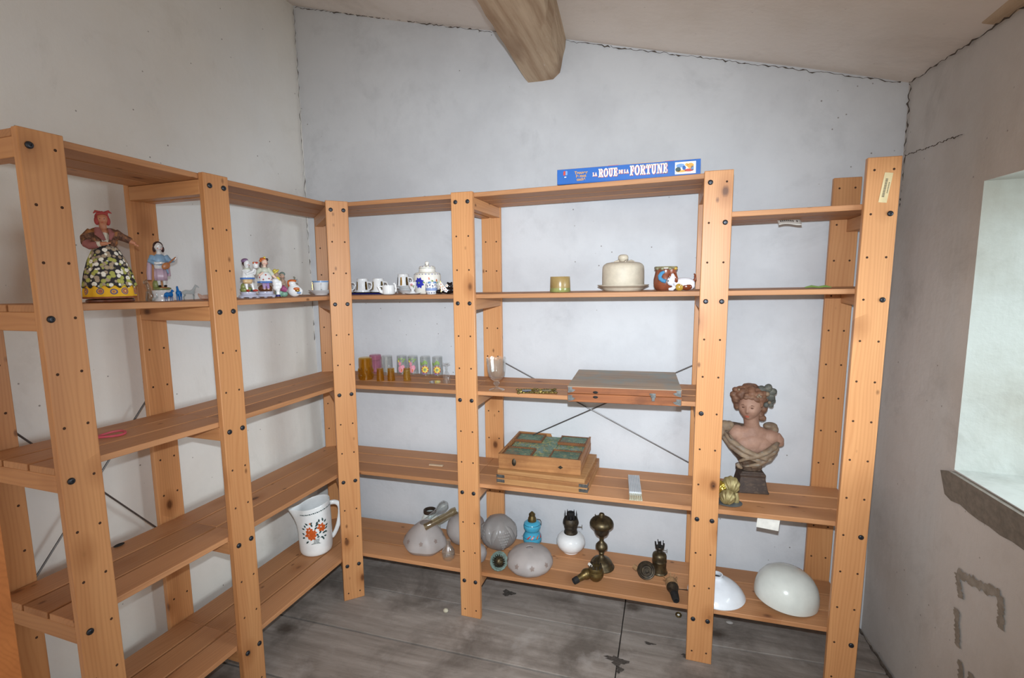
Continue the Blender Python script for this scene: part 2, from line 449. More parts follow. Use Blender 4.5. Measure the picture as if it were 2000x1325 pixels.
# the old roof beam resting in the back wall
def beam_mat():
    t = NT('old_beam_wood'); v = t.obj()
    g = t.noise(t.sc(v, (34, 2.0, 34)), 1.0, 5, .6); b = t.noise(t.sc(v, (7, 2, 7)), 1.0, 4); sp = t.noise(t.sc(v, (26, 9, 26)), 1.0, 3, .7)
    col = t.mix(t.ramp(g, (.32, 0), (.7, 1)), L((204, 182, 156)), L((162, 134, 108)))
    col = t.mix(t.ramp(b, (.5, 0), (.68, .7)), col, L((130, 100, 76)))
    col = t.mix(t.ramp(sp, (.66, 0), (.72, .7)), col, L((206, 192, 176)))
    return t.done(t.bsdf(col, .8, 0, .2, t.bump(g, .6, .006)))
BEAM = beam_mat()
s = Sh(); rows = []
NB = 44
for i in range(NB+1):
    y = YB + .02 - i*2.9/NB; k = (YB-y)
    j = lambda a=.006: random.uniform(-a, a)
    xl = .160 + .04*k; xr_ = .312 + .105*min(k, .6) + .01*k; zb = 2.236
    zt = ceil_z(xr_+.03)
    prof = [(xl-.004+j(.004), ceil_z(xl)+.03), (xl+j(.004), zb+.03), (xl+.012+j(.003), zb), ((xl+xr_)/2, zb-.002), (xr_-.03+j(), zb+j(.003)), (xr_+j(), zb+.02+j()), (xr_+.010+j(.004), zb+.075+j()), (xr_+.022-.03*min(1, k*.8), zt-.03), (xr_+.028-.04*min(1, k*.8), zt+.03)]
    rows.append([V((p[0], y, p[1])) for p in prof])
n = len(rows[0])
s.faces([p for r in rows for p in r], [(i*n+k, i*n+k+1, (i+1)*n+k+1, (i+1)*n+k) for i in range(NB) for k in range(n-1)], BEAM)
struct('trim_2', s, smooth=25)
# end of a second old timber high in the right corner
s = Sh(); s.box((1.60, -.56, 2.075), (.10, 1.0, .05), BEAM, M.Rotation(R(14.6), 3, 'Y'))
struct('trim_3', s, bevel=.006)
# ---------------------------------------------------------------- the corner shelving unit
H = .128; PW, PT = .088, .020
# frame: x, y (front face centre at the lowest hole), angle of the front, depth, lean x, lean y, z offset
FR = {'P1': (-.5458, -.0253, .7714, .4273, .0068, .0068, -.0076), 'P2': (0, 0, 0, .3251, .0054, -.0015, -.0053),
      'P3': (.8961, 0, 0, .3251, .0091, -.0134, .0011), 'P4': (1.3442, 0, 0, .3251, .0129, -.0112, .0053),
      'Q1': (-.5714, -1.0076, PI/2-.0312, .3251, -.0073, .0028, .0098), 'Q2': (-.5682, -.5649, PI/2-.0312, .3251, -.0011, .0037, -.0033)}
def fr(f, zz, ac=0.0, dp=0.0):
    """point in frame f: zz above the lowest hole, ac across the front, dp back from the front face"""
    x, y, a, d, lx, ly, dz = FR[f]
    return V((x + math.cos(a)*ac - math.sin(a)*dp + lx*zz, y + math.sin(a)*ac + math.cos(a)*dp + ly*zz, .168 + dz + zz))
unit = thing('shelving_unit', 'tall pine corner shelving unit of bolted posts and slatted shelves against two white walls', 'shelving unit', (-.30, -.30, 0))
unit_inv = V((-.30, -.30, 0))
def place(o, origin, xax, yax):
    xax = xax.normalized(); zax = xax.cross(yax).normalized(); yax = zax.cross(xax)
    m = M((xax, yax, zax)).transposed().to_4x4(); m.translation = origin
    o.matrix_world = m
    return m
BOLTS = {'P1': {-1: (0, 3, 6, 9, 12), 1: (0, 3, 6, 9, 12)}, 'P2': {-1: (0, 3, 6, 9, 12), 1: (0, 3, 6, 9, 12)}, 'P3': {-1: (0, 3, 6, 9, 12), 1: (1, 3, 9, 12)},
         'P4': {-1: (), 1: (1, 3, 9, 12)}, 'Q1': {-1: (0, 3, 6, 9, 12), 1: ()}, 'Q2': {-1: (0, 3, 6, 9, 12), 1: (0, 3, 6, 9, 12)}}
HO = .0247
bolt_me = None
def post(f, back):
    d = FR[f][3]; z0 = -.168 - FR[f][6]; z1 = 1.573
    s = Sh(); ln = z1 - z0
    s.box((ln/2, 0, -PT/2), (ln, PW, PT), PINE)
    mid = None
    for i in range(0, 14):
        for sd in (-1, 1):
            if not back and i in BOLTS[f][sd]: continue
            x = (12-i)*H - z0
            s.cyl((x, -sd*HO, -.004), (x, -sd*HO,   .0004), .0048, HOLE, 10)
    o = s.build('post', None, bevel=.0022)
    dp = d if back else 0
    org = fr(f, z0, 0, dp); up = fr(f, z1, 0, dp) - org; ac = org - fr(f, z0, 1, dp)
    m = place(o, org, up, ac)          # local z looks out of the front face
    o.parent = unit; o.matrix_parent_inverse = M.Translation(-unit_inv)
    if not back:
        for sd in (-1, 1):
            for i in BOLTS[f][sd]:
                b = bpy.data.objects.new('bolt', bolt_mesh()); C.objects.link(b); b.parent = o
                b.location = ((12-i)*H - z0, -sd*HO, 0); b.rotation_euler = (0, 0, random.random()*3)
    return o
def bolt_mesh():
    global bolt_me
    if bolt_me is None:
        s = Sh(); s.lathe([(0, -.02), (.003, -.02), (.003, 0), (.0078, 0), (.0082, .002), (.0072, .0042), (.0045, .0055), (.0028, .0055), (.0028, .0035), (0, .0035)], BOLT, 16)
        o = s.build('bolt'); bolt_me = o.data; bpy.data.objects.remove(o)
    return bolt_me
posts = {}
for f in FR:
    posts[f] = post(f, False); post(f, True)
BT, BHt, BHb = .036, .0175, .0265
def batten(f, sd, i):
    d = FR[f][3]; zz = (12-i)*H; ln = d - PT - .0004
    s = Sh(); s.box((ln/2, 0, (BHt-BHb)/2), (ln, BT, BHt+BHb), PINE)
    o = s.build('batten', None, bevel=.002)
    org = fr(f, zz, sd*HO, PT + .0002)
    place(o, org, fr(f, zz, sd*HO, d) - org, fr(f, zz, sd*HO-1, PT+.0002) - org)
    o.parent = unit; o.matrix_parent_inverse = M.Translation(-unit_inv)
for f in FR:
    for sd in (-1, 1):
        for i in BOLTS[f][sd]: batten(f, sd, i)
def isect(p, u, q, v):
    """2-D crossing of p+a*u with q+b*v"""
    den = u.x*v.y - u.y*v.x; a = ((q.x-p.x)*v.y - (q.y-p.y)*v.x)/den
    return V((p.x + a*u.x, p.y + a*u.y))
TH = .017
def shelf(fa, fb, i):
    zz = (12-i)*H
    for r in range(3):
        w0 = PT + .0015 + r*.1022; w1 = w0 + .0935
        ends = []
        for f, sgn in ((fa, 1), (fb, -1)):
            pts_ = []
            for wv in (w0, w1):
                if f == 'P1':
                    o_ = fb if f == fa else fa
                    base = fr(o_, zz, 0, wv); dirn = (fr(o_, zz, 1, wv) - base)
                    q = fr('P1', zz, 0, 0); v = fr('P1', zz, 0, 1) - q
                    if o_[0] == 'Q': base = fr('Q2', zz, 0, wv); dirn = V((.006, 1, 0))
                    c = isect(base, dirn, q, v); e = V((c.x, c.y, q.z)) - dirn.normalized()*(.0012 if o_[0] == 'Q' else -.0012)
                else:
                    off = 0
                    if f == 'Q1': off = -PW/2
                    if f == 'P4': off = PW/2
                    if f in ('P2', 'P3', 'Q2'): off = .0008*sgn
                    e = fr(f, zz, off, wv)
                pts_.append(e)
            ends.append(pts_)
        zt = BHt + TH
        (a0, a1), (b0, b1) = ends
        org = (a0 + a1 + b0 + b1)/4
        xa = (b0 + b1 - a0 - a1).normalized(); ya = V((0, 0, 1)).cross(xa).normalized()
        s = Sh(); inv = (M((xa, ya, xa.cross(ya))).transposed().to_4x4()); inv.translation = org; im = inv.inverted()
        q = [im @ p for p in (a0, b0, b1, a1)]
        s.faces([p + V((0, 0, BHt)) for p in q] + [p + V((0, 0, zt)) for p in q], [(3, 2, 1, 0), (4, 5, 6, 7), (0, 1, 5, 4), (1, 2, 6, 5), (2, 3, 7, 6), (3, 0, 4, 7)], PINE_SHELF)
        o = s.build('shelf_board', None, bevel=.0018)
        o.matrix_world = inv
        o.parent = unit; o.matrix_parent_inverse = M.Translation(-unit_inv)
for fa, fb, lv in (('Q1', 'Q2', (0, 3, 6, 9, 12)), ('Q2', 'P1', (0, 3, 6, 9, 12)), ('P1', 'P2', (0, 3, 6, 9, 12)), ('P2', 'P3', (0, 3, 6, 9, 12)), ('P3', 'P4', (1, 3, 9, 12))):
    for i in lv: shelf(fa, fb, i)
def rod(a, b):
    s = Sh(); s.tube([V(a)-unit_inv, V(b)-unit_inv], .0028, WIRE, 8)
    s.build('cross_brace', unit)
rod((-.02, .349, 1.062), (.91, .347, .605)); rod((.0, .3475, .603), (.905, .352, 1.064))
rod((-.921, -.535, 1.075), (-.921, -1.03, .49)); rod((-.917, -1.04, 1.13), (-.917, -.545, .50))
# paper price sticker on the end post
PAPER = pbr('yellowed_paper', (226, 206, 160), .8)
INK = pbr('grey_print', (96, 84, 72), .9)
WPAPER = pbr('white_paper', (232, 228, 220), .85)
def sticker():
    z0 = -.168 - FR['P4'][6]
    s = Sh(); zc = 1.657 - .168 - FR['P4'][6]; x = zc - z0
    s.box((x, -.0075, .0006), (.086, .0215, .0006), PAPER, M.Rotation(R(-7), 3, 'Z'))
    rt = M.Rotation(R(-7), 3, 'Z')
    for k in range(15):
        p = rt @ V((-.026 + k*.0036, .002, 0)); s.box((x+p.x, -.0075+p.y, .001), (.0022, .0062, .0004), INK, rt)
    for k in range(9):
        p = rt @ V((-.014 + k*.0036, -.006, 0)); s.box((x+p.x, -.0075+p.y, .001), (.0020, .0032, .0004), INK, rt)
    o = s.build('price_sticker', posts['P4']); o['label'] = 'small cream paper sticker with faded print'
sticker()
# ---------------------------------------------------------------- helpers for things on the shelves
CAM = V((0.76676, -1.80975, 1.40404))
def ztop(x, y, i):
    a = lambda t, p, q: FR[p][6]*(1-t) + FR[q][6]*t
    if x > .8961: o = a(min(1, (x-.8961)/.448), 'P3', 'P4')
    elif x > 0: o = a(x/.8961, 'P2', 'P3')
    elif y > -.02: o = a(min(1, -x/.5458), 'P2', 'P1')
    elif y > -.565: o = a(min(1, (-y-.025)/.54), 'P1', 'Q2')
    else: o = a(min(1, (-y-.565)/.443), 'Q2', 'Q1')
    return .168 + (12-i)*H + BHt + TH + o + .0004
def on(i, x, y, r=0.0):
    """shelf level i, front touching point (x, y), round foot of radius r"""
    d = V((x - CAM.x, y - CAM.y)).normalized()
    x, y = x + d.x*r, y + d.y*r
    return V((x, y, ztop(x, y, i)))
def face_cam(p): return math.degrees(math.atan2(CAM.y - p.y, CAM.x - p.x)) + 90   # rz that turns local -Y to the camera
FRONT = -PI/2
def decal(s, rf, a0, z0, poly, m, e=.0006):
    """small painted patch hugging a surface of revolution; poly in metres (u right, v up)"""
    k = s.mi(m); vs_ = []
    cx = sum(p[0] for p in poly)/len(poly); cy = sum(p[1] for p in poly)/len(poly)
    for u, v in [(cx, cy)] + list(poly):
        r = rf(z0+v) + e; a = a0 + u/max(r, .004)
        vs_.append(s.bm.verts.new((r*math.cos(a), r*math.sin(a), z0+v)))
    n = len(poly)
    for i in range(n):
        s.bm.faces.new((vs_[0], vs_[1+i], vs_[1+(i+1) % n])).material_index = k
def leaf(u, v, ang, l, w_):
    c, d = math.cos(ang), math.sin(ang)
    pts = [(0, 0), (.3*l, w_*.45), (.6*l, w_*.5), (l, 0), (.6*l, -w_*.5), (.3*l, -w_*.45)]
    return [(u + x*c - y*d, v + x*d + y*c) for x, y in pts]
def disc(u, v, r, n=12, sq=1):
    return [(u + r*math.cos(2*PI*k/n), v + r*sq*math.sin(2*PI*k/n)) for k in range(n)]
def interp(prof):
    ps = sorted((z, r) for r, z in prof)
    def f(z):
        for (z0, r0), (z1, r1) in zip(ps, ps[1:]):
            if z0 <= z <= z1: return r0 + (r1-r0)*(z-z0)/max(1e-9, z1-z0)
        return ps[0][1] if z < ps[0][0] else ps[-1][1]
    return f
def ceramic(name, c, **k): return pbr(name, c, .18, var=.04, spec=.55, **k)
def paint(name, c, rough=.35): return pbr(name, c, rough, var=.12, scale=120)
PORC = ceramic('white_porcelain', (232, 232, 232)); OPAL = ceramic('opal_glass', (222, 226, 220)); MILK = ceramic('milk_glass', (236, 240, 246))
CREAM = ceramic('cream_glaze', (232, 228, 218))
BRASS = pbr('tarnished_brass', (100, 86, 60), .42, .75, var=.3, scale=60, c2=(66, 58, 46), bump=.2)
BRASS_D = pbr('dark_brass', (84, 74, 60), .5, .7, var=.3, scale=70, c2=(46, 42, 38), bump=.25)
BRASS_L = pbr('warm_brass', (122, 102, 60), .42, .75, var=.25, scale=50, c2=(84, 70, 44))
SOOT = pbr('soot_black', (36, 33, 32), .8, .2, var=.3, scale=90)
VERD = pbr('verdigris', (128, 146, 138), .7, .2, var=.25, scale=70, c2=(84, 96, 86))
CLEAR = glass('clear_glass', (250, 252, 252), .03, 1.5, .05); AMBER = glass('amber_glass', (246, 230, 168), .03, .9, .16, (206, 150, 36)); AMBER_L = glass('pale_amber_glass', (250, 240, 204), .03, .9, .14, (220, 180, 80)); SMOKE = glass('smoked_glass', (240, 235, 224), .03, 1.0, .06, (196, 184, 162)); ROSE = glass('rose_glass', (250, 234, 241), .03, .9, .08, (226, 170, 196))
FROST = frosted('frosted_glass', (222, 215, 212), .30, .4); FROST2 = frosted('pressed_frosted_glass', (206, 201, 198), .38, .22)
BLACK = paint('black_enamel', (24, 22, 24), .3); NAVY = paint('navy_enamel', (30, 36, 110), .3); BLUE = paint('cornflower_paint', (44, 52, 170), .3)
GOLD = pbr('gilding', (190, 150, 70), .25, .9, var=.1)
RED = paint('red_paint', (196, 60, 42)); ORANGE = paint('orange_paint', (206, 104, 44)); DGREEN = paint('dark_green_paint', (46, 74, 74)); LGREEN = paint('leaf_green_paint', (128, 158, 84)); PINK = paint('pink_paint', (214, 140, 156)); YELL = paint('yellow_paint', (228, 208, 90)); PURPLE = paint('violet_paint', (128, 112, 150)); WHITEP = paint('white_paint', (236, 234, 230)); BROWN = paint('brown_paint', (108, 66, 40)); GREY = paint('grey_paint', (150, 150, 152)); LBLUE = paint('light_blue_paint', (120, 160, 210))

# ---------------------------------------------------------------- bottom shelf: jug, lamp glass, oil lamps
# jug
p = on(12, -.693, -.07, .070); p.x -= .004
JUGW = ceramic('white_earthenware', (238, 239, 238))
jug = thing('jug', 'tall white earthenware jug painted with orange flowers on the bottom corner shelf', 'jug', p, face_cam(p))
JP = [(0, .002), (.055, .001), (.0635, .003), (.068, .010), (.0705, .022), (.0715, .05), (.0715, .11), (.0705, .16), (.0695, .195), (.0690, .225)]
s = Sh()
def jugv(sh, prof, m):
    vs_ = sh.lathe(prof, m, 48)
    for v in vs_:
        if v.co.z > .12:                            # pouring lip on local -X, rim dips toward the lip
            a = math.atan2(v.co.y, v.co.x); d = abs(abs(a) - PI)
            k = max(0, min(1, (v.co.z - .12)/.105)); g = math.exp(-(d/.30)**2)
            v.co.x -= .042*g*k**1.5
            v.co.z += k*(.014*math.cos(a)) + .004*g*k
jugv(s, [(r, z) for r, z in JP] + [(.0675, .2275), (.0655, .225), (.066, .19), (.0675, .11), (.066, .02), (0, .008)], JUGW)
jugo = s.build('body', jug, sub=1)
s = Sh(); s.tube([(.060, 0, .212), (.085, 0, .216), (.106, 0, .205), (.113, 0, .180), (.108, 0, .14), (.096, 0, .095), (.080, 0, .062), (.066, 0, .045)], [.009, .0095, .0095, .009, .0085, .008, .0075, .008], JUGW, 14, flat=1.25)
s.build('handle', jug, sub=1)
s = Sh(); jf = interp(JP)
def fl(s, u, v, R_, n, m, a0, ph=0, rf=None, wd=.7):
    for k in range(n):
        an = ph + 2*PI*k/n
        decal(s, rf, a0, ZC, leaf(u + .12*R_*math.cos(an), v + .12*R_*math.sin(an), an, R_*.88, R_*wd), m)
JORANGE = paint('jug_orange', (206, 92, 34)); ZC = .115; a0 = FRONT - .02
for u, v, R_, ph in ((-.020, -.004, .021, .3), (-.012, -.013, .017, 1.2), (-.022, .013, .014, 1.4), (.023, .020, .017, .1), (.029, .012, .013, .6), (-.006, .002, .013, 0)): fl(s, u*1.12, v*1.12, R_*1.2, 6, JORANGE, a0, ph, jf, .54)
for u, v, an, l in ((-.040, .016, 2.9, .012), (-.036, .024, 2.2, .010), (-.026, .034, 2.6, .012), (-.020, .036, .7, .012), (-.010, .026, 1.9, .013), (-.003, .014, .8, .013), (.0, .026, .7, .015), (.004, .034, 1.0, .012), (.016, .040, 1.6, .012), (.032, .040, 1.8, .014), (.036, .034, .9, .012), (.040, .018, .4, .012), (.038, .006, .6, .012), (.034, -.002, -.4, .013), (.026, -.008, .3, .013), (.014, -.006, .9, .014), (.02, -.018, -.7, .013), (.012, -.014, 2.2, .012), (.004, -.018, .1, .010), (-.042, -.006, 2.6, .011), (-.040, -.016, 3.5, .012), (-.026, -.030, 3.9, .013), (.032, -.020, -.2, .010), (.028, -.024, -1.2, .010)):
    decal(s, jf, a0, ZC, leaf(u*1.12, v*1.12, an, l*1.4, .0076), DGREEN)
decal(s, jf, a0, ZC, disc(-.020, .045, .0042, 8), ORANGE)
for k in range(9):                                   # painted footed basket
    x = -.010 + k*.0026
    decal(s, jf, a0, ZC, [(x, -.048), (x+.0012, -.048), (x+.0052, -.028), (x+.004, -.028)], DGREEN)
for v, x0, x1 in ((-.027, -.012, .028), (-.0485, -.016, .016), (-.051, -.020, .020)): decal(s, jf, a0, ZC, [(x0, v), (x1, v), (x1, v+.0017), (x0, v+.0017)], DGREEN)
s.build('painted_flowers', jug)['label'] = 'orange flower and green leaf decoration'
s = Sh()
for k in range(26):                                  # dashed band under the rim
    an = -PI*.92 + k*.115
    wv = .0078 if k % 2 else .0042
    r = jf(.205)+.0008; z = .203 + .0125*math.cos(an)
    vs_ = [(r*math.cos(an + du/r), r*math.sin(an + du/r), z + dv) for du, dv in ((-wv/2, 0), (wv/2, 0), (wv/2, .0044), (-wv/2, .0044))]
    s.faces([V(q) for q in vs_], [(0, 1, 2, 3)], DGREEN)
s.build('rim_band', jug)['label'] = 'dashed dark green band under the rim'

# frosted tulip shade with glass chimneys resting on it
p = on(12, -.235, .06, .085)
o = Sh(); scal = lambda a, z: 1 + (.035*math.sin(a*6) if z < .05 else .01*math.sin(a*6))
o.lathe([(.066, .001), (.085, .009), (.0965, .026), (.092, .045), (.078, .072), (.058, .097), (.040, .114), (.032, .122), (.030, .124), (.028, .121), (.036, .112), (.054, .094), (.074, .070), (.088, .044), (.0925, .026), (.081, .011), (.066, .001)], FROST, 60, wob=scal, rot=M.Rotation(R(5), 3, 'Y'))
FLOR = frosted('etched_flower', (176, 158, 150), .1, .5)
so = interp([(.0965, .024), (.092, .045), (.078, .072), (.058, .097)])
for k in range(8):
    an = 2*PI*k/8 + .3
    for q in range(5): decal(o, so, an, .062, leaf(0, 0, q*1.257+.4, .010, .007), FLOR, .003)
tag(o.build('glass_lampshade', None, p), 'frosted scalloped glass lampshade with tiny etched flowers, carrying two glass tubes', 'lampshade', 'lamp glass on the bottom shelf')
# opal shade with brown ring behind it
p = V((-.322, .288, ztop(-.322, .288, 12)))
t = thing('opal_lampshade', 'white opal lampshade with a dark brown ring around its open top', 'lampshade', p, group='lamp glass on the bottom shelf')
s = Sh(); s.lathe([(.049, 0), (.050, .006), (.0475, .035), (.040, .065), (.030, .085), (.026, .094), (.024, .094), (.028, .084), (.038, .064), (.0455, .034), (.048, .006), (.049, 0)], OPAL, 40)
s.build('shade', t)
s = Sh(); s.lathe([(.0255, .090), (.030, .090), (.0315, .097), (.0305, .106), (.026, .108), (.0225, .106), (.0225, .092), (.0255, .090)], pbr('brown_collar', (70, 56, 46), .5, .4), 32)
s.build('collar', t)
# two glass chimneys lying across
def chimney(name, a, b, prof, m, label):
    a, b = V(a), V(b); d = b - a; ln = d.length
    s = Sh(); q = d.to_track_quat('Z', 'Y').to_matrix()
    pr = [(r, z*ln) for r, z in prof]; pr += [(max(r-.0014, .001), z) for r, z in pr[::-1]]
    s.lathe(pr, m, 28, rot=q)
    return tag(s.build(name, None, a), label, 'lamp chimney', 'lamp glass on the bottom shelf')
chimney('lamp_chimney', (-.335, .206, .259), (-.193, .208, .386), [(.012, 0), (.0125, .1), (.0115, .35), (.0115, .60), (.014, .68), (.021, .78), (.0235, .86), (.020, .95), (.011, .995)], CLEAR, 'clear glass lamp chimney with a bulbous upper end, lying over the frosted shade')
chimney('lamp_chimney', (-.246, .085, .322), (-.128, .170, .378), [(.0155, 0), (.0160, .03), (.0150, .1), (.0150, .62), (.0135, .68), (.0150, .76), (.0185, .86), (.0170, .96), (.0150, 1)], SMOKE, 'smoke-grey glass lamp chimney lying just below the clear one')
# frosted bowl behind the post
p = V((-.115, .240, ztop(-.115, .24, 12)))
s = Sh(); s.lathe([(r*.92, z) for r, z in [(.050, .001), (.080, .018), (.0955, .048), (.098, .068), (.090, .095), (.070, .118), (.045, .130), (.030, .133), (.028, .130), (.044, .126), (.068, .114), (.086, .094), (.094, .068), (.0915, .048), (.077, .021), (.05, .005), (.05, .001)]], FROST, 48)
tag(s.build('glass_lampshade', None, p), 'round frosted glass lampshade half hidden behind the post next to the grape globe', 'lampshade', 'lamp glass on the bottom shelf')
# pressed globe with bunches of grapes
p = on(12, .07, .175, .045)
s = Sh()
def gl(q):
    a = math.atan2(q.y, q.x); k = 1 + .05*math.sin(a*5+.8)*(1-q.z**2)
    return q*k
s.ell((0, 0, .079), (.078, .078, .078), FROST2, 48, fn=gl)
for bunch in range(4):
    ba = FRONT + .62 + bunch*2*PI/4
    for row in range(7):
        for c in range(7-row):
            a = ba + (c-(6-row)/2)*.125; z = .105 - row*.0125
            rr = math.sqrt(max(.0001, .0770**2-(z-.079)**2))
            s.ell((rr*math.cos(a), rr*math.sin(a), z), (.0058, .0058, .0058), FROST2, 10)
    for q in (-1, 1):
        a = ba + q*.30; rr = .056; s.tube([(.050*math.cos(a), .050*math.sin(a), .132), (.069*math.cos(a+q*.22), .069*math.sin(a+q*.22), .108), (.0735*math.cos(a+q*.40), .0735*math.sin(a+q*.40), .080), (.066*math.cos(a+q*.45), .066*math.sin(a+q*.45), .050)], [.006, .016, .017, .006], FROST2, 14, flat=.5)
tag(s.build('glass_globe', None, p), 'greyish pressed glass lamp globe with raised bunches of grapes', 'lamp globe', 'lamp glass on the bottom shelf')
# little clear bulb glass and a half hidden frosted shade
p = on(12, -.118, .05, .025)
s = Sh(); s.lathe([(.018, .0005), (.026, .010), (.029, .026), (.027, .042), (.018, .058), (.0105, .068), (.0095, .080), (.0105, .090), (.009, .090), (.0082, .080), (.009, .068), (.0165, .057), (.0255, .042), (.0275, .026), (.0245, .010), (.018, .002)], CLEAR, 28)
tag(s.build('bulb_glass', None, p), 'small clear glass lamp chimney with a round belly, standing by the shelf edge', 'lamp chimney', 'lamp glass on the bottom shelf')
p = V((-.020, .095, ztop(-.02, .095, 12)))
s = Sh(); s.lathe([(.035, .0005), (.052, .012), (.058, .034), (.050, .056), (.032, .070), (.020, .076), (.018, .074), (.030, .066), (.047, .054), (.054, .034), (.049, .014), (.035, .003)], FROST, 36)
tag(s.build('glass_lampshade', None, p), 'small frosted glass lampshade mostly hidden behind the post, beside the clear bulb glass', 'lampshade', 'lamp glass on the bottom shelf')
# burner with a verdigris rim, lying on its side
p = V((.108, .055, ztop(.108, .055, 12) + .040))
q = V((.62, -.70, .36)).to_track_quat('Z', 'Y').to_matrix()
t = thing('lamp_burner', 'corroded brass lamp burner lying on its side with a greenish wide rim', 'lamp burner', p, group='loose lamp burners')
s = Sh(); s.lathe([(.0, -.012), (.026, -.010), (.036, -.002), (.0395, .004), (.038, .007), (.032, .004), (.024, -.004), (0, -.006)], VERD, 36, rot=q, wob=lambda a, z: 1+.02*math.sin(a*16)); s.build('rim', t)
s = Sh()
for k in range(16):
    a = 2*PI*k/16; s.cyl(q @ V((.024*math.cos(a), .024*math.sin(a), -.004)), q @ V((.020*math.cos(a+.3), .020*math.sin(a+.3), .022)), .0022, BRASS_D, 6)
s.lathe([(0, -.004), (.020, -.004), (.018, .014), (.013, .022), (.008, .024), (.0075, .016), (0, .016)], BRASS, 20, rot=q); s.build('burner_crown', t)
# frosted dome with a hole in the top
p = on(12, .249, .033, .075)
s = Sh()
DP = [(r*1.05, z*.86) for r, z in [(.066, .001), (.081, .010), (.0905, .026), (.0925, .040), (.088, .060), (.074, .082), (.053, .097), (.032, .104), (.016, .106)]]
s.lathe(DP + [(r*1.05, z*.86) for r, z in [(.0135, .106), (.0135, .102), (.032, .100), (.052, .093), (.072, .079), (.085, .058), (.0895, .04), (.0875, .027), (.078, .012), (.066, .001)]], FROST, 56, wob=lambda a, z: 1+.008*math.sin(a*12))
df = interp(DP)
for k in range(9):
    an = 2*PI*k/9 + .2
    for q_ in range(5): decal(s, df, an, .050, leaf(0, 0, q_*1.257+.4, .011, .007), FLOR, .0022)
tag(s.build('glass_lampshade', None, p), 'frosted glass dome lampshade with a small hole in its crown and pinkish etched flowers', 'lampshade', 'lamp glass on the bottom shelf')
# blue enamelled lamp
TURQ = ceramic('turquoise_glaze', (74, 168, 200)); DTURQ = paint('dark_turquoise', (28, 72, 92))
p = on(12, .194, .277, .042)
t = thing('oil_lamp', 'small turquoise ceramic oil lamp with red birds and a brass top', 'oil lamp', p, face_cam(p), 'oil lamps on the bottom shelf')
BP = [(.037, 0), (.042, .004), (.0435, .016), (.0425, .030), (.037, .040), (.0335, .050), (.034, .058), (.039, .067), (.0405, .078), (.037, .090), (.028, .097)]
s = Sh(); s.lathe([(0, .001)] + BP + [(.018, .099), (0, .099)], TURQ, 40); s.build('reservoir', t)
s = Sh(); bf = interp(BP)
for z in (.009, .027, .0565, .086): s.lathe([(bf(z)+.0004, z), (bf(z+.0018)+.0004, z+.0018)], DTURQ, 40)
for an, m in ((-2.0, RED), (-1.55, RED), (-.95, ORANGE), (-.4, RED)):
    decal(s, bf, an, .034, [(-.008, -.004), (.0, .004), (.009, .006), (.002, -.002), (-.002, -.007)], m, .0009)
    decal(s, bf, an, .034, [(.004, .004), (.006, .011), (.010, .006)], m, .0009)
s.build('painted_birds', t)['label'] = 'red bird shapes and dark bands painted on the glaze'
s = Sh(); s.lathe([(0, .096), (.020, .097), (.0195, .104), (.0185, .112), (.015, .120), (.0135, .126), (.0150, .128), (.0150, .132), (.012, .135), (.005, .143), (0, .145)], BRASS_L, 28); s.build('burner', t)
s = Sh(); s.tube([(.020, 0, .108), (.037, 0, .104), (.041, 0, .096), (.041, 0, .078)], .0014, BRASS_D, 8); s.build('wick_key', t)
# white bellied lamp
p = on(12, .377, .244, .035)
t = thing('oil_lamp', 'white porcelain bellied oil lamp with a dark brass burner and a side wick key', 'oil lamp', p, face_cam(p), 'oil lamps on the bottom shelf')
s = Sh(); s.lathe([(0, .001), (.033, 0), (.036, .003), (.036, .006), (.045, .012), (.056, .024), (.063, .040), (.0635, .052), (.059, .066), (.049, .078), (.036, .086), (.028, .088), (0, .088)], PORC, 44); s.build('reservoir', t)
s = Sh(); s.lathe([(0, .083), (.030, .084), (.0305, .090), (.0285, .096), (.0265, .104), (.0285, .112), (.0300, .117), (.027, .120), (.027, .124), (.034, .130), (.0352, .136), (.033, .146), (.0305, .152), (.0285, .156), (.025, .156), (.024, .146), (0, .146)], BRASS_D, 36); s.build('burner', t)
s = Sh()
for k in range(12):
    a = 2*PI*k/12; s.faces([V((.0285*math.cos(a+d), .0285*math.sin(a+d), z)) for d, z in ((-.16, .152), (.16, .152), (.10, .172), (.0, .184 if k % 3 else .176), (-.10, .172))], [(0, 1, 2, 3, 4)], SOOT)
s.lathe([(.017, .15), (.018, .178), (.013, .183), (.012, .15)], SOOT, 20)
s.build('prong_crown', t, solid=.001)
s = Sh(); s.cyl((.028, 0, .115), (.048, 0, .115), .0016, BRASS_D, 8); s.lathe([(0, 0), (.0095, .0), (.0095, .002), (0, .002)], BRASS_D, 16, c=(.048, 0, .115), rot=M.Rotation(R(90), 3, 'Y')); s.build('wick_key', t)
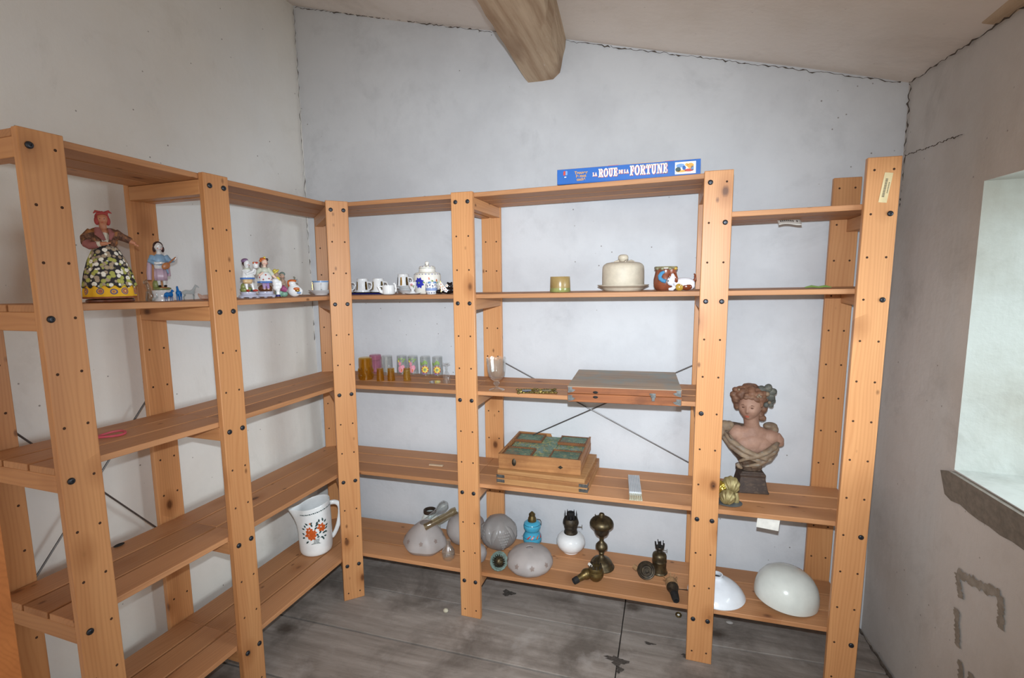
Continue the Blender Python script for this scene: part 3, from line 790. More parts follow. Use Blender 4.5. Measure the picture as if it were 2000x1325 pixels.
# tall footed brass lamp
p = on(12, .523, .141, .050)
t = thing('oil_lamp', 'tall footed oil lamp of tarnished brass, the tallest lamp on the bottom shelf', 'oil lamp', p, face_cam(p), 'oil lamps on the bottom shelf')
s = Sh(); s.lathe([(0, .001), (.0525, 0), (.0535, .004), (.050, .010), (.047, .013), (.044, .022), (.036, .033), (.022, .041), (.013, .047), (.0095, .055), (.0095, .060), (.012, .064), (.010, .068), (.016, .074), (.0245, .084), (.0255, .090), (.0235, .098), (.015, .108), (.0095, .114), (.0085, .122), (.0105, .132), (.0125, .136), (.014, .139)], BRASS, 44); s.build('foot', t)
s = Sh(); s.lathe([(0, .137), (.016, .139), (.025, .146), (.030, .156), (.033, .170), (.034, .178), (0, .178)], BRASS_D, 40); s.build('cup', t)
s = Sh(); s.lathe([(.030, .174), (.041, .177), (.0485, .185), (.0495, .192), (.047, .200), (.040, .209), (.028, .216), (.018, .219), (.012, .220), (.0115, .222), (.0115, .231), (.009, .235), (0, .236)], BRASS, 44); s.build('reservoir', t)
s = Sh(); s.cyl((-.026, 0, .214), (-.0265, 0, .230), .0014, BRASS_D, 8); s.cyl((-.030, 0, .226), (-.012, 0, .224), .0010, BRASS_D, 8); s.build('wick_key', t)
# burner lying in two pieces in front of it
p = V((.455, .065, ztop(.455, .065, 12) + .021))
t = thing('lamp_burner', 'brass lamp burner with a sooty tube end, lying by the foot of the tall lamp', 'lamp burner', p, group='loose lamp burners')
q = V((-.62, -.62, -.20)).to_track_quat('Z', 'Y').to_matrix()
s = Sh(); s.lathe([(0, -.040), (.017, -.038), (.0205, -.030), (.0215, -.020), (.019, -.012), (.0145, -.006), (.0135, .006), (.0125, .022)], BRASS_L, 28, rot=q); s.build('collar', t)
s = Sh(); s.lathe([(.0128, .020), (.0135, .026), (.0125, .040), (.0105, .0405), (.0105, .026), (0, .026)], SOOT, 24, rot=q); s.build('wick_tube', t)
p = on(12, .51, .065, .026)
t = thing('lamp_burner', 'squat round brass burner standing beside the burner with the sooty tube', 'lamp burner', p, group='loose lamp burners')
s = Sh(); s.lathe([(0, .001), (.016, 0), (.024, .008), (.031, .022), (.0325, .030), (.031, .034), (.0325, .037), (.0315, .041), (.028, .043), (.029, .048), (.026, .056), (0, .056)], BRASS_L, 36); s.build('body', t)
s = Sh()
for k in range(10):
    a = 2*PI*k/10; s.cyl((.024*math.cos(a), .024*math.sin(a), .054), (.021*math.cos(a), .021*math.sin(a), .067), .003, BRASS_D, 6)
s.cyl((-.018, 0, .056), (-.026, -.006, .068), .006, CREAM, 10)
s.build('prong_crown', t)
# small straight brass lamp
p = on(12, .749, .183, .030)
t = thing('oil_lamp', 'small straight brass oil lamp with a spiky crown, standing behind two loose burners', 'oil lamp', p, face_cam(p), 'oil lamps on the bottom shelf')
s = Sh(); s.lathe([(0, .001), (.032, 0), (.033, .003), (.030, .006), (.0285, .010), (.029, .016), (.0275, .020), (.028, .048), (.0295, .051), (.028, .054), (.028, .066), (.0285, .072), (.026, .080), (.017, .087), (.011, .089), (0, .089)], BRASS, 36); s.build('reservoir', t)
s = Sh(); s.lathe([(0, .087), (.011, .088), (.0105, .098), (.015, .102), (.0175, .108), (.016, .112), (.010, .112), (0, .110)], BRASS_D, 28)
for k in range(10):
    a = 2*PI*k/10; s.cyl((.016*math.cos(a), .016*math.sin(a), .108), (.0185*math.cos(a+.1), .0185*math.sin(a+.1), .126+.006*(k % 2)), .0016, SOOT, 6)
s.lathe([(.006, .11), (.0065, .13), (.004, .131), (.004, .11)], SOOT, 14); s.build('burner', t)
s = Sh(); s.cyl((.012, 0, .096), (.028, 0, .098), .0012, BRASS_D, 8); s.lathe([(0, 0), (.006, 0), (.006, .0016), (0, .0016)], BRASS_D, 12, c=(.028, 0, .098), rot=M.Rotation(R(90), 3, 'Y')); s.build('wick_key', t)
# burner seen end on, with a cork
p = V((.700, .150, ztop(.70, .15, 12) + .0365)); q = V((.22, -.93, .30)).to_track_quat('Z', 'Y').to_matrix()
t = thing('lamp_burner', 'dark brass lamp burner lying with its round underside toward the room, a cork stuck behind', 'lamp burner', p, group='loose lamp burners')
s = Sh(); s.lathe([(0, -.020), (.028, -.018), (.0345, -.008), (.036, .0), (.033, .004), (.030, .003), (.027, .006), (.022, .005), (.019, .009), (.013, .009), (.012, .014), (.0085, .014), (.008, .004), (0, .004)], BRASS_D, 40, rot=q, wob=lambda a, z: 1+.012*math.sin(a*20)); s.build('gallery', t)
CORK = pbr('cork', (170, 132, 92), .9, var=.25, scale=90, bump=.4)
s = Sh(); s.cyl((-.034, .008, -.006), (-.050, .020, -.002), .0095, CORK, 14); s.build('cork', t)
# cork topped burner with dark tip
p = V((.800, .075, ztop(.80, .075, 12) + .0275)); q = V((.20, -.92, -.20)).to_track_quat('Z', 'Y').to_matrix()
t = thing('lamp_burner', 'burner on a frayed cork with a blackened tip, lying by the thick post', 'lamp burner', p, group='loose lamp burners')
s = Sh(); s.lathe([(0, -.038), (.018, -.037), (.0215, -.026), (.0225, -.008), (0, -.008)], CORK, 24, rot=q, wob=lambda a, z: 1+.06*math.sin(a*7+z*300))
for k in range(14):
    a = random.uniform(0, 2*PI); b = V((.016*math.cos(a), .016*math.sin(a), -.036)); s.cyl(q @ b, q @ (b + V((math.cos(a)*.012, math.sin(a)*.012, -.010))), .0012, CORK, 5)
s.build('cork', t)
s = Sh(); s.lathe([(0, -.010), (.021, -.009), (.0225, .002), (.020, .008), (.0165, .018), (.0145, .030)], BRASS_D, 28, rot=q); s.cyl(q @ V((.018, .0, .006)), q @ V((.018, 0, .006)) + V((.036, -.004, .006)), .0013, BRASS_D, 8); s.build('collar', t)
s = Sh(); s.lathe([(.0150, .028), (.0135, .052), (.0115, .062), (.008, .063), (.008, .05), (0, .05)], SOOT, 24, rot=q); s.build('wick_tube', t)
# white cone shade and opal bowl beyond the post
p = on(12, .947, .022, .100); p.x += .001
s = Sh(); s.lathe([(.1015, .001), (.1030, .004), (.096, .018), (.080, .036), (.056, .052), (.034, .062), (.024, .066), (.021, .070), (.0215, .078), (.0225, .080), (.0175, .080), (.0175, .069), (.021, .063), (.032, .058), (.054, .048), (.078, .032), (.094, .015), (.100, .003)], MILK, 56)
tag(s.build('opal_lampshade', None, p), 'flat cone shaped white glass lampshade standing right behind the thick post', 'lampshade', 'lamp glass on the bottom shelf')
p = on(12, 1.178, .052, .098)
s = Sh(); rt = M.Rotation(R(4), 3, 'Y')
s.lathe([(.103, 0), (.1065, .003), (.108, .016), (.106, .040), (.098, .066), (.082, .090), (.060, .106), (.034, .116), (.012, .119), (0, .119), (0, .115), (.032, .112), (.057, .102), (.078, .087), (.094, .064), (.102, .04), (.104, .016), (.103, .003), (.103, 0)], OPAL, 56, rot=rt, c=(0, 0, .0078))
tag(s.build('opal_lampshade', None, p), 'large glossy opal glass dome lampshade turned upside down at the shelf end', 'lampshade', 'lamp glass on the bottom shelf')
# ---------------------------------------------------------------- glassware on the middle shelf
def tumbler(s, rb, rt, h, m, seg=32, wob=None, th=.0016, base=.006):
    """inverted tumbler: mouth rb on the shelf, closed base rt on top"""
    s.lathe([(rb, .0005), (rb*.6+rt*.4, h*.4), (rt, h-.003), (rt-.003, h), (0, h), ], m, seg, wob=wob)
    s.lathe([(rb-th, .0005), (rb*.6+rt*.4-th, h*.4), (rt-th, h-base), (0, h-base)], m, seg)
    s.lathe([(rb-th, .0005), (rb, .0005)], m, seg)
    return interp([(rb, 0), (rb*.6+rt*.4, h*.4), (rt, h)])
GG = 'glasses on the middle shelf'
def glass_at(x, y, r, label, name='drinking_glass'):
    p = on(6, x, y, r); return thing(name, label, 'glass', p, face_cam(p), GG)
t = glass_at(-.528, .119, .031, 'large amber glass tumbler with embossed sides, leftmost glass on the middle shelf')
s = Sh(); tumbler(s, .0315, .0295, .100, AMBER, 36); s.build('bowl', t)
s = Sh()
for k in range(10):
    a = 2*PI*k/10
    for z, rr in ((.020, .0085), (.042, .0095), (.008, .005)): s.ell((.0312*math.cos(a + z*9), .0312*math.sin(a + z*9), z), (rr*.5, rr*.5, rr), AMBER, 8)
s.build('embossed_flowers', t)
t = glass_at(-.575, .272, .028, 'pink tinted glass tumbler standing behind the amber one')
s = Sh(); tumbler(s, .029, .027, .090, ROSE); s.lathe([(.0276, .066), (.0273, .088)], frosted('pink_enamel_glass', (226, 150, 176), .6, .3), 32); s.build('bowl', t)
t = glass_at(-.499, .250, .0265, 'clear cut glass tumbler standing between the pink one and the floral ones')
s = Sh(); tumbler(s, .0275, .0255, .092, CLEAR, 40, wob=lambda a, z: 1+.012*math.sin(a*20)); s.build('bowl', t)
def floral(x, y, kind, label):
    t = glass_at(x, y, .0255, label)
    s = Sh(); rf = tumbler(s, .0265, .0235, .090, CLEAR, 36); s.build('bowl', t)
    s = Sh(); a0 = FRONT - .12
    if kind == 'pink':
        for u, v, rx, ry in ((-.004, .026, .0125, .017), (-.008, .052, .007, .010), (.006, .034, .009, .012)): decal(s, rf, a0, v, [(u+rx*math.cos(q*.52), ry*math.sin(q*.52)) for q in range(12)], PINK, .0005)
        decal(s, rf, a0, .020, [(-.003, -.006), (.003, -.006), (.003, .008), (-.003, .008)], ORANGE, .0014)
        for u, v, an in ((-.014, .068, 1.2), (-.004, .072, .5), (.008, .070, .2), (-.012, .058, 2.0), (.004, .058, 1.0)): decal(s, rf, a0, v, leaf(u, 0, an, .013, .008), LGREEN if an < 1.5 else YELL, .0009)
    else:
        for k in range(8):
            an = 2*PI*k/8
            decal(s, rf, a0, .028, leaf(.005*math.cos(an), .005*math.sin(an), an, .0125, .0095), YELL, .0006)
            decal(s, rf, a0, .028, disc(.0155*math.cos(an+.39), .0155*math.sin(an+.39), .0032, 8), RED, .0012)
        decal(s, rf, a0, .028, disc(0, 0, .0042, 10), LGREEN, .0016)
        for u, v, an in ((-.012, .050, 1.0), (-.002, .052, 1.5), (.010, .050, 1.9), (-.014, .046, 2.2)): decal(s, rf, a0, v, leaf(u, 0, an, .022, .011), LGREEN, .0008)
        decal(s, rf, a0, .009, leaf(-.018, 0, .1, .026, .010), PURPLE, .0010)
    s.build('painted_flower', t)
floral(-.436, .280, 'pink', 'clear inverted tumbler painted with a pink flower, the one nearer the cut glass tumbler')
floral(-.381, .284, 'pink', 'clear inverted tumbler painted with a pink flower, beside the yellow flowered tumblers')
floral(-.313, .279, 'yellow', 'clear inverted tumbler with a yellow and red flower, next to the pink flowered ones')
floral(-.251, .279, 'yellow', 'clear inverted tumbler with a yellow and red flower, behind the small stem glass')
def shot(x, y, label, m=AMBER):
    t = glass_at(x, y, .016, label)
    s = Sh(); tumbler(s, .0170, .0145, .056, m, 24, th=.002, base=.012); s.build('bowl', t)
    s = Sh(); s.lathe([(.0147, .051), (.0150, .054), (.0140, .0565), (0, .0566)], AMBER, 24); s.build('base', t)
shot(-.451, .113, 'small amber shot glass in front of the clear cut tumbler'); shot(-.403, .124, 'small amber shot glass in the middle of the three'); shot(-.333, .140, 'small amber shot glass standing before the two floral pairs', AMBER_L)
t = glass_at(-.132, .118, .0165, 'small clear stemmed glass standing upside down by the post')
s = Sh(); s.lathe([(.0165, .0005), (.0172, .012), (.0150, .032), (.009, .047), (.004, .053), (.0032, .058), (.0055, .061), (.0062, .064), (.0042, .067), (.0032, .074), (.0045, .082), (.0165, .0885), (.0168, .090), (.004, .0905), (0, .091)], CLEAR, 32); s.build('bowl', t)
p = on(6, -.191, .127, .008)
s = Sh(); s.lathe([(0, .001), (.026, .001), (.027, .003), (.026, .0055), (0, .005)], CLEAR, 32)
tag(s.build('glass_disc', None, p), 'flat clear glass disc lying just left of the small stem glass', 'glass disc')
p = on(6, .128, .017, .030)
t = thing('goblet', 'clear pressed glass goblet with a scalloped rim just right of the middle post', 'goblet', p, group=None)
s = Sh(); fac = lambda a, z: 1 + (.035*abs(math.sin(a*4)) if z > .05 else 0)
GP = [(.0125, .040), (.022, .047), (.030, .060), (.0335, .078), (.0350, .098), (.0370, .118), (.0385, .130)]
vs_ = s.lathe([(0, .040)] + GP + [(.0368, .130), (.0350, .118), (.0328, .098), (.0312, .078), (.0275, .061), (.018, .050), (0, .047)], CLEAR, 48, wob=fac)
for v in vs_:
    if v.co.z > .12: v.co.z += .0035*math.cos(math.atan2(v.co.y, v.co.x)*8)
s.build('bowl', t)
s = Sh(); s.lathe([(0, .0005), (.0300, .0005), (.0310, .0025), (.028, .0055), (.012, .010), (.007, .014), (.0065, .020), (.0110, .026), (.0125, .030), (.0100, .034), (.0085, .037), (.0120, .041), (0, .041)], CLEAR, 36); s.build('foot', t)
# two little openwork brass frames
OLDG = pbr('antique_gilt', (160, 140, 76), .4, .7, var=.3, scale=80, c2=(58, 52, 30)); DBLUE = paint('dark_blue_glass', (38, 56, 84), .15)
def frame(x, y, rz, label, center):
    p = V((x, y, ztop(x, y, 6)))
    t = thing('brass_ornament', label, 'brass ornament', p, rz, 'openwork brass frames')
    s = Sh(); n = 40; r0 = .033
    ring = []
    for k in range(n):
        a = 2*PI*k/n; r = r0*(1/max(abs(math.cos(a)), abs(math.sin(a))))**.75*(1+.06*math.sin(a*12))
        ring.append(V((r*math.cos(a), r*math.sin(a)*.9, .003)))
    for k in range(n): s.cyl(ring[k], ring[(k+1) % n], .0028, OLDG, 8)
    for k in range(16):
        a = 2*PI*(k+.5)/16; s.tube([(.021*math.cos(a), .019*math.sin(a), .003), (.028*math.cos(a+.14), .026*math.sin(a+.14), .006), (.035*math.cos(a), .032*math.sin(a), .003)], .0022, OLDG, 6)
    for sx in (-1, 1):
        for sy in (-1, 1): s.ell((sx*.034, sy*.031, .004), (.007, .007, .004), OLDG, 10)
    s.build('openwork', t)
    s = Sh(); s.box((0, 0, .0035), (.036, .030, .005), center); s.build('centre_plate', t, bevel=.001)
frame(.242, .045, 20, 'square openwork brass frame with a dark blue centre, lying beside the goblet', DBLUE)
frame(.318, .060, 16, 'square openwork brass frame with a dull gold centre, lying left of the big wooden case', OLDG)
# pink hair band, loose bits
p = V((-.760, -.815, ztop(-.76, -.815, 6)))
s = Sh(); s.tube([(.024*math.cos(a)*(1.5), .024*math.sin(a), .004 + .002*math.sin(2*a)) for a in [2*PI*k/28 for k in range(29)]], .0034, pbr('pink_elastic', (206, 84, 100), .5), 8)
tag(s.build('hair_band', None, p, rot=(0, 0, 70)), 'pink and red elastic band lying on the middle shelf by the near post', 'hair band')
STICK = pbr('pale_stick_wood', (196, 168, 138), .7)
p = V((-.214, .155, ztop(-.214, .155, 9)))
s = Sh(); s.box((0, 0, .004), (.066, .011, .007), STICK); tag(s.build('wooden_stick', None, p, rot=(0, 0, 2), bevel=.001), 'short pale wooden stick lying alone on the fourth shelf', 'stick')
p = V((-.872, -.752, ztop(-.872, -.752, 9)))
s = Sh(); s.ell((0, 0, .004), (.016, .007, .004), SOOT, 12); tag(s.build('scrap', None, p, rot=(0, 0, 80)), 'small dark scrap lying at the back of the fourth shelf behind the nearest post', 'scrap')

# ---------------------------------------------------------------- wooden cases
def casewood(name, a, b, bl=None):
    t = NT(name); v = t.obj(.4)
    g = t.noise(t.sc(v, (3, 60, 60)), 1.0, 4, .6); n = t.noise(v, 9, 5, .65)
    col = t.mix(t.ramp(g, (.3, 0), (.75, 1)), L(a), L(b))
    col = t.mix(t.ramp(n, (.48, 0), (.66, .75)), col, L(bl) if bl else L(b))
    return t.done(t.bsdf(col, .55, 0, .35, t.bump(g, .15, .002)))
CASE_R = casewood('stained_case_wood', (152, 90, 50), (106, 60, 34)); CASE_T = casewood('weathered_case_top', (176, 152, 128), (136, 116, 98), (134, 144, 142))
CASE_L = casewood('light_case_wood', (172, 122, 76), (134, 88, 52)); CASE_P = casewood('pale_case_wood', (182, 138, 90), (152, 106, 66))
TIN = pbr('old_tin', (120, 122, 122), .45, .7, var=.3, scale=70, c2=(78, 76, 72))
def pt(s, o): s.build
t = thing('paint_case', 'large flat wooden artist case with weathered top overhanging the middle shelf', 'case', (.429, -.088, ztop(.81, .02, 6)), 3.0)
W_, D_, H_ = .384, .335, .0555
s = Sh(); s.box((W_/2, D_/2, .015), (W_, D_, .0295), CASE_R); s.build('base', t, bevel=.0015)
s = Sh(); s.box((W_/2, D_/2, .042), (W_, D_, .0225), CASE_R); s.box((W_/2, D_/2, .0545), (W_, D_, .0025), CASE_T); s.build('lid', t, bevel=.0012)
for x, sx in ((.002, 1), (W_-.002, -1)):
    for z in (.013, .043):
        s = Sh(); s.prism([(x, z-.011), (x + sx*.018, z-.007), (x + sx*.026, z), (x + sx*.014, z+.004), (x + sx*.016, z+.011), (x, z+.011)], -.0012, .0004, TIN, ax=1)
        s.build('corner_plate', t)
for x, z in ((.098, .037), (.098, .020)):
    s = Sh(); s.ell((x, -.001, z), (.009, .003, .0045), SOOT, 12); s.build('stud', t)
s = Sh(); s.box((.292, -.0015, .030), (.016, .003, .010), TIN); s.box((.292, -.003, .022), (.010, .005, .014), TIN); s.box((.290, -.002, .038), (.020, .002, .007), TIN); s.build('latch', t, bevel=.0008)
z0 = ztop(.48, .1, 9)
t = thing('wooden_case', 'pale wooden case with tin corners under the compartment box on the fourth shelf', 'case', (.116, .034, z0), -1.5)
W2, D2 = .366, .292
s = Sh(); s.box((W2/2, D2/2, .012), (W2, D2, .0235), CASE_P); s.build('base', t, bevel=.0012)
s = Sh(); s.box((W2/2, D2/2, .0325), (W2, D2, .0165), CASE_L); s.build('tray', t, bevel=.001)
s = Sh(); s.box((W2/2-.005, D2/2, .0495), (W2-.012, D2-.004, .0165), CASE_P); s.build('lid', t, bevel=.001)
for x, sx in ((-.001, 1), (W2+.001, -1)):
    for z in (.013, .0325):
        s = Sh(); s.box((x + sx*.016, -.0006, z), (.034, .0016, .0125), TIN); s.box((x, .012, z), (.0016, .026, .0125), TIN); s.build('corner_plate', t, bevel=.0004)
z1 = z0 + .0582
t = thing('compartment_box', 'open wooden compartment box lined with green marbled paper on the pale case', 'box', (.117, .053, z1), 1.0)
W3, D3, H3 = .334, .318, .060
s = Sh(); s.box((W3/2, D3/2, .016), (W3, D3, .032), CASE_L)
for c, d in (((W3/2, .004, .046), (W3, .008, .0285)), ((W3/2, D3-.004, .046), (W3, .008, .0285)), ((.004, D3/2, .046), (.008, D3-.016, .0285)), ((W3-.004, D3/2, .046), (.008, D3-.016, .0285))): s.box(c, d, CASE_L)
s.build('case', t, bevel=.001)
def marbled(name, cols):
    u = NT(name); v = u.obj(.3); n = u.noise(v, 22, 5, .65, 1.2); m = u.noise(v, 48, 4, .6, 2)
    col = u.mix(u.ramp(n, (.35, 0), (.55, 1)), L(cols[0]), L(cols[1])); col = u.mix(u.ramp(m, (.52, 0), (.62, 1)), col, L(cols[2])); col = u.mix(u.ramp(u.noise(v, 15, 3), (.58, 0), (.68, .8)), col, L(cols[3]))
    return u.done(u.bsdf(col, .6))
MARB = marbled('green_marbled_paper', ((104, 134, 114), (76, 104, 90), (144, 144, 104), (122, 94, 72))); MARB2 = marbled('blue_marbled_paper', ((124, 148, 146), (92, 122, 98), (188, 172, 94), (112, 96, 72)))
DIV = casewood('dark_divider_wood', (132, 84, 48), (92, 56, 34))
for x0, x1, y0, y1, m in ((.012, .128, .012, .108, MARB), (.206, .322, .012, .112, MARB), (.012, .128, .208, .306, MARB), (.206, .322, .212, .306, MARB)):
    s = Sh(); s.box(((x0+x1)/2, (y0+y1)/2, .0425), (x1-x0, y1-y0, .020), m); s.build('marbled_panel', t)
    s = Sh()
    for c, d in ((((x0+x1)/2, y0-.0, .045), (x1-x0+.008, .005, .022)), (((x0+x1)/2, y1, .045), (x1-x0+.008, .005, .022)), ((x0, (y0+y1)/2, .045), (.005, y1-y0-.002, .022)), ((x1, (y0+y1)/2, .045), (.005, y1-y0-.002, .022))): s.box(c, d, DIV)
    n = 14
    for k in range(n): s.box((x0 + (x1-x0)*(k+.5)/n, (y1 if y0 < .1 else y0), .0572), ((x1-x0)/n*.5, .0055, .003), DIV)
    s.build('divider', t)
s = Sh(); s.box((.167, .159, .040), (.075, .300, .012), MARB2); s.box((.072, .159, .040), (.115, .094, .012), MARB2); s.box((.264, .159, .040), (.115, .094, .012), MARB2); s.build('lining', t)
s = Sh(); s.lathe([(0, 0), (.008, 0), (.009, .003), (.006, .006), (0, .0065)], BRASS_D, 16, c=(.066, 0, .030), rot=M.Rotation(R(90), 3, 'X'), sy=1.7); s.cyl((.066, -.004, .046), (.066, -.006, .038), .003, BRASS_D, 8); s.build('latch', t)
s = Sh(); s.prism([(.245, .026), (.255, .019), (.265, .026), (.255, .033)], -.002, .0, BRASS_D, ax=1); s.build('keyhole_plate', t)
# bundle of white ribbed handles with bristle ends
p = V((.663, .012, ztop(.66, .1, 9)))
t = thing('white_brush', 'flat white ribbed brush with pale bristle tufts toward the room, lying on the fourth shelf', 'brush', p, 6)
RIB = pbr('white_plastic', (196, 200, 204), .35, var=.06); BRI = pbr('pale_bristles', (206, 202, 176), .8, var=.2, scale=200)
s = Sh(); s.box((0, .120, .0115), (.046, .170, .013), RIB)
for k in range(7): s.tube([(-.0195 + k*.0065, .036, .018), (-.0195 + k*.0065, .204, .018)], .0028, RIB, 8)
s.build('handle', t, bevel=.002)
for k in range(7):
    s = Sh(); s.tube([(-.0195 + k*.0065, .036, .0125), (-.0200 + k*.0067, .012, .0095), (-.0205 + k*.0069, -.006, .006)], [.0022, .0027, .0032], BRI, 8); s.build('bristle_tuft', t)

# ---------------------------------------------------------------- board game box on the top shelf
def text_mesh(s, body, size, x, z, y, m, ext=.0003, align='LEFT', bold=.0):
    c = bpy.data.curves.new('t', 'FONT'); c.body = body; c.size = size; c.extrude = ext; c.align_x = align; c.offset = bold
    o = bpy.data.objects.new('t', c); C.objects.link(o)
    me = bpy.data.meshes.new_from_object(o.evaluated_get(bpy.context.evaluated_depsgraph_get()))
    k = s.mi(m); vv = [s.bm.verts.new((x + v.co.x, y - v.co.z, z + v.co.y)) for v in me.vertices]
    for p_ in me.polygons:
        try: s.bm.faces.new([vv[i] for i in p_.vertices]).material_index = k
        except ValueError: pass
    bpy.data.objects.remove(o); bpy.data.curves.remove(c); bpy.data.meshes.remove(me)
def arc(cx, cy, rx, ry, tx, ty, a0, a1, n=14):
    out = []
    for k in range(n):
        p, q = R(a0 + (a1-a0)*k/n), R(a0 + (a1-a0)*(k+1)/n)
        out.append([(cx+rx*math.cos(p), cy+ry*math.sin(p)), (cx+rx*math.cos(q), cy+ry*math.sin(q)), (cx+(rx-tx)*math.cos(q), cy+(ry-ty)*math.sin(q)), (cx+(rx-tx)*math.cos(p), cy+(ry-ty)*math.sin(p))])
    return out
def rc(x0, y0, x1, y1): return [(x0, y0), (x1, y0), (x1, y1), (x0, y1)]
GL = {  # slab letters: (advance, polygons) on a unit-high grid
 'L': (.72, [rc(.10, 0, .36, 1), rc(0, .86, .46, 1), rc(0, 0, .68, .15), rc(.52, 0, .68, .38)]),
 'A': (.86, [[(.10, .1), (.26, .1), (.50, 1), (.34, 1)], [(.34, 1), (.54, 1), (.80, .1), (.54, .1)], rc(.24, .28, .62, .42), rc(0, 0, .34, .14), rc(.48, 0, .86, .14)]),
 'R': (.84, [rc(.10, 0, .36, 1), rc(0, 0, .46, .14), rc(0, .86, .40, 1), rc(.30, .86, .45, 1), rc(.30, .42, .45, .56)] + arc(.45, .71, .32, .29, .25, .15, -90, 90) + [[(.40, .44), (.60, .50), (.80, .10), (.55, .10)], rc(.55, 0, .86, .14)]),
 'O': (.82, arc(.41, .5, .41, .52, .25, .15, 0, 360, 28)),
 'U': (.82, [rc(.09, .35, .33, 1), rc(.52, .35, .70, 1), rc(0, .86, .42, 1), rc(.44, .86, .80, 1)] + arc(.395, .36, .305, .38, .23, .17, 180, 360)),
 'E': (.70, [rc(.10, 0, .36, 1), rc(0, .86, .66, 1), rc(0, 0, .68, .14), rc(.3, .44, .52, .57), rc(.52, .66, .66, 1), rc(.54, 0, .68, .36), rc(.46, .36, .56, .66)]),
 'D': (.82, [rc(.10, 0, .36, 1), rc(0, .86, .40, 1), rc(0, 0, .40, .14)] + arc(.38, .5, .42, .50, .25, .15, -90, 90)),
 'F': (.68, [rc(.10, 0, .36, 1), rc(0, .86, .66, 1), rc(0, 0, .48, .14), rc(.3, .44, .52, .57), rc(.52, .64, .66, 1), rc(.46, .36, .56, .66)]),
 'T': (.76, [rc(.25, 0, .51, 1), rc(0, .86, .76, 1), rc(0, .62, .15, 1), rc(.61, .62, .76, 1), rc(.14, 0, .62, .14)]),
 'N': (.88, [rc(.10, 0, .25, 1), rc(.64, 0, .78, 1), [(.10, 1), (.36, 1), (.78, 0), (.54, 0)], rc(0, 0, .36, .13), rc(0, .87, .34, 1), rc(.52, .87, .88, 1)])}
def slab(s, word, x, z, w_, h, m, y, t=.0004, grow=0, dx=0, dz=0):
    adv = sum(GL[c][0] for c in word) + .06*(len(word)-1); sx = w_/adv; cx = 0
    for c in word:
        for poly in GL[c][1]:
            mx = sum(p[0] for p in poly)/len(poly); mz = sum(p[1] for p in poly)/len(poly)
            q = [(x + (cx + p[0])*sx + dx + (grow if p[0] > mx else -grow), z + p[1]*h + dz + (grow if p[1] > mz else -grow)) for p in poly]
            s.prism(q, y - t, y, m, ax=1)
        cx += GL[c][0] + .06
GB = pbr('game_box_blue', (34, 98, 178), .3, var=.05); GBT = pbr('game_box_yellow', (226, 170, 70), .4); GW = pbr('game_white', (244, 238, 226), .4, var=.02); GR = pbr('game_red', (206, 66, 48), .4); GO = pbr('game_orange', (222, 160, 60), .4)
t = thing('game_box', 'long blue board game box with white lettering lying on the top shelf', 'game box', (.3725, .0215, ztop(.856, .02, 0)), .3)
GW_, GH_, GD_ = .484, .052, .262
s = Sh(); s.box((GW_/2, GD_/2, GH_/2-.002), (GW_-.004, GD_-.004, GH_-.004), GB); s.build('tray', t)
s = Sh(); s.box((GW_/2, GD_/2, GH_/2+.001), (GW_, GD_, GH_-.002), GB); s.box((GW_/2, GD_/2, GH_+.0003), (GW_-.002, GD_-.002, .0006), GBT)
for x0, x1, m in ((.180, .215, GR), (.26, .30, GO), (.30, .36, GBT), (.37, .40, GR)): s.box(((x0+x1)/2, .004, GH_+.0004), (x1-x0, .008, .0014), m)
s.build('lid', t, bevel=.001)
s = Sh()
for w_, x, z, wd, h in (('LA', .127, .0205, .0155, .0130), ('ROUE', .1476, .0155, .0655, .0290), ('DE', .2167, .0225, .0150, .0135), ('LA', .2350, .0225, .0160, .0135), ('FORTUNE', .2550, .0140, .1240, .0330)):
    slab(s, w_, x, z, wd, h, GR, 0, .0004, .0006, .0007, -.0008)
    slab(s, w_, x, z, wd, h, GW, -.0004, .0005)
s.build('title_lettering', t)
s = Sh()
for k, tx in enumerate(('Trouver', 'le mot', 'caché')): text_mesh(s, tx, .0138, .086, .0325-.0115*k, -.0006, GO, .0003, 'CENTER', .0004)
s.build('small_lettering', t)
s = Sh()
s.prism([(.0225, .031), (.0298, .031), (.0298, .046), (.0245, .046), (.0225, .042)], -.0006, 0, GR, ax=1)
s.prism([(.0304, .031), (.0360, .031), (.0378, .036), (.0366, .039), (.0378, .042), (.0360, .046), (.0304, .046)], -.0006, 0, LBLUE, ax=1)
text_mesh(s, 'MB', .0055, .0300, .0225, -.0006, GW, .0003, 'CENTER', .0002)
s.build('maker_emblem', t)
s = Sh(); s.box((.436, -.0003, .0262), (.0660, .0010, .0390), GW)
PIC = ((.420, .034, .028, .014, LBLUE), (.413, .022, .018, .016, DGREEN), (.424, .016, .034, .008, GBT), (.452, .032, .022, .018, GO), (.448, .018, .030, .010, GR), (.440, .036, .010, .010, GBT), (.458, .024, .010, .016, LBLUE), (.432, .026, .012, .014, GB))
for x, z, a, b, m in PIC: s.prism([(x + a/2*math.cos(q*PI/5), z + b/2*math.sin(q*PI/5)) for q in range(10)], -.0013, -.0007, m, ax=1)
s.build('picture', t)
# bits on the top shelf edge
s = Sh(); s.ell((0, 0, .006), (.012, .010, .006), SOOT, 12); s.ell((-.018, 0, .004), (.007, .006, .004), SOOT, 10)
tag(s.build('scrap', None, V((-.300, .10, ztop(-.3, .1, 0)))), 'small dark clump on the top shelf near the corner post', 'scrap')
s = Sh(); s.ell((0, 0, .0075), (.009, .008, .0075), pbr('grey_pebble', (150, 146, 142), .8), 12)
tag(s.build('pebble', None, V((-.195, .10, ztop(-.195, .1, 0)))), 'small grey rounded lump on the top shelf left of the middle post', 'pebble')
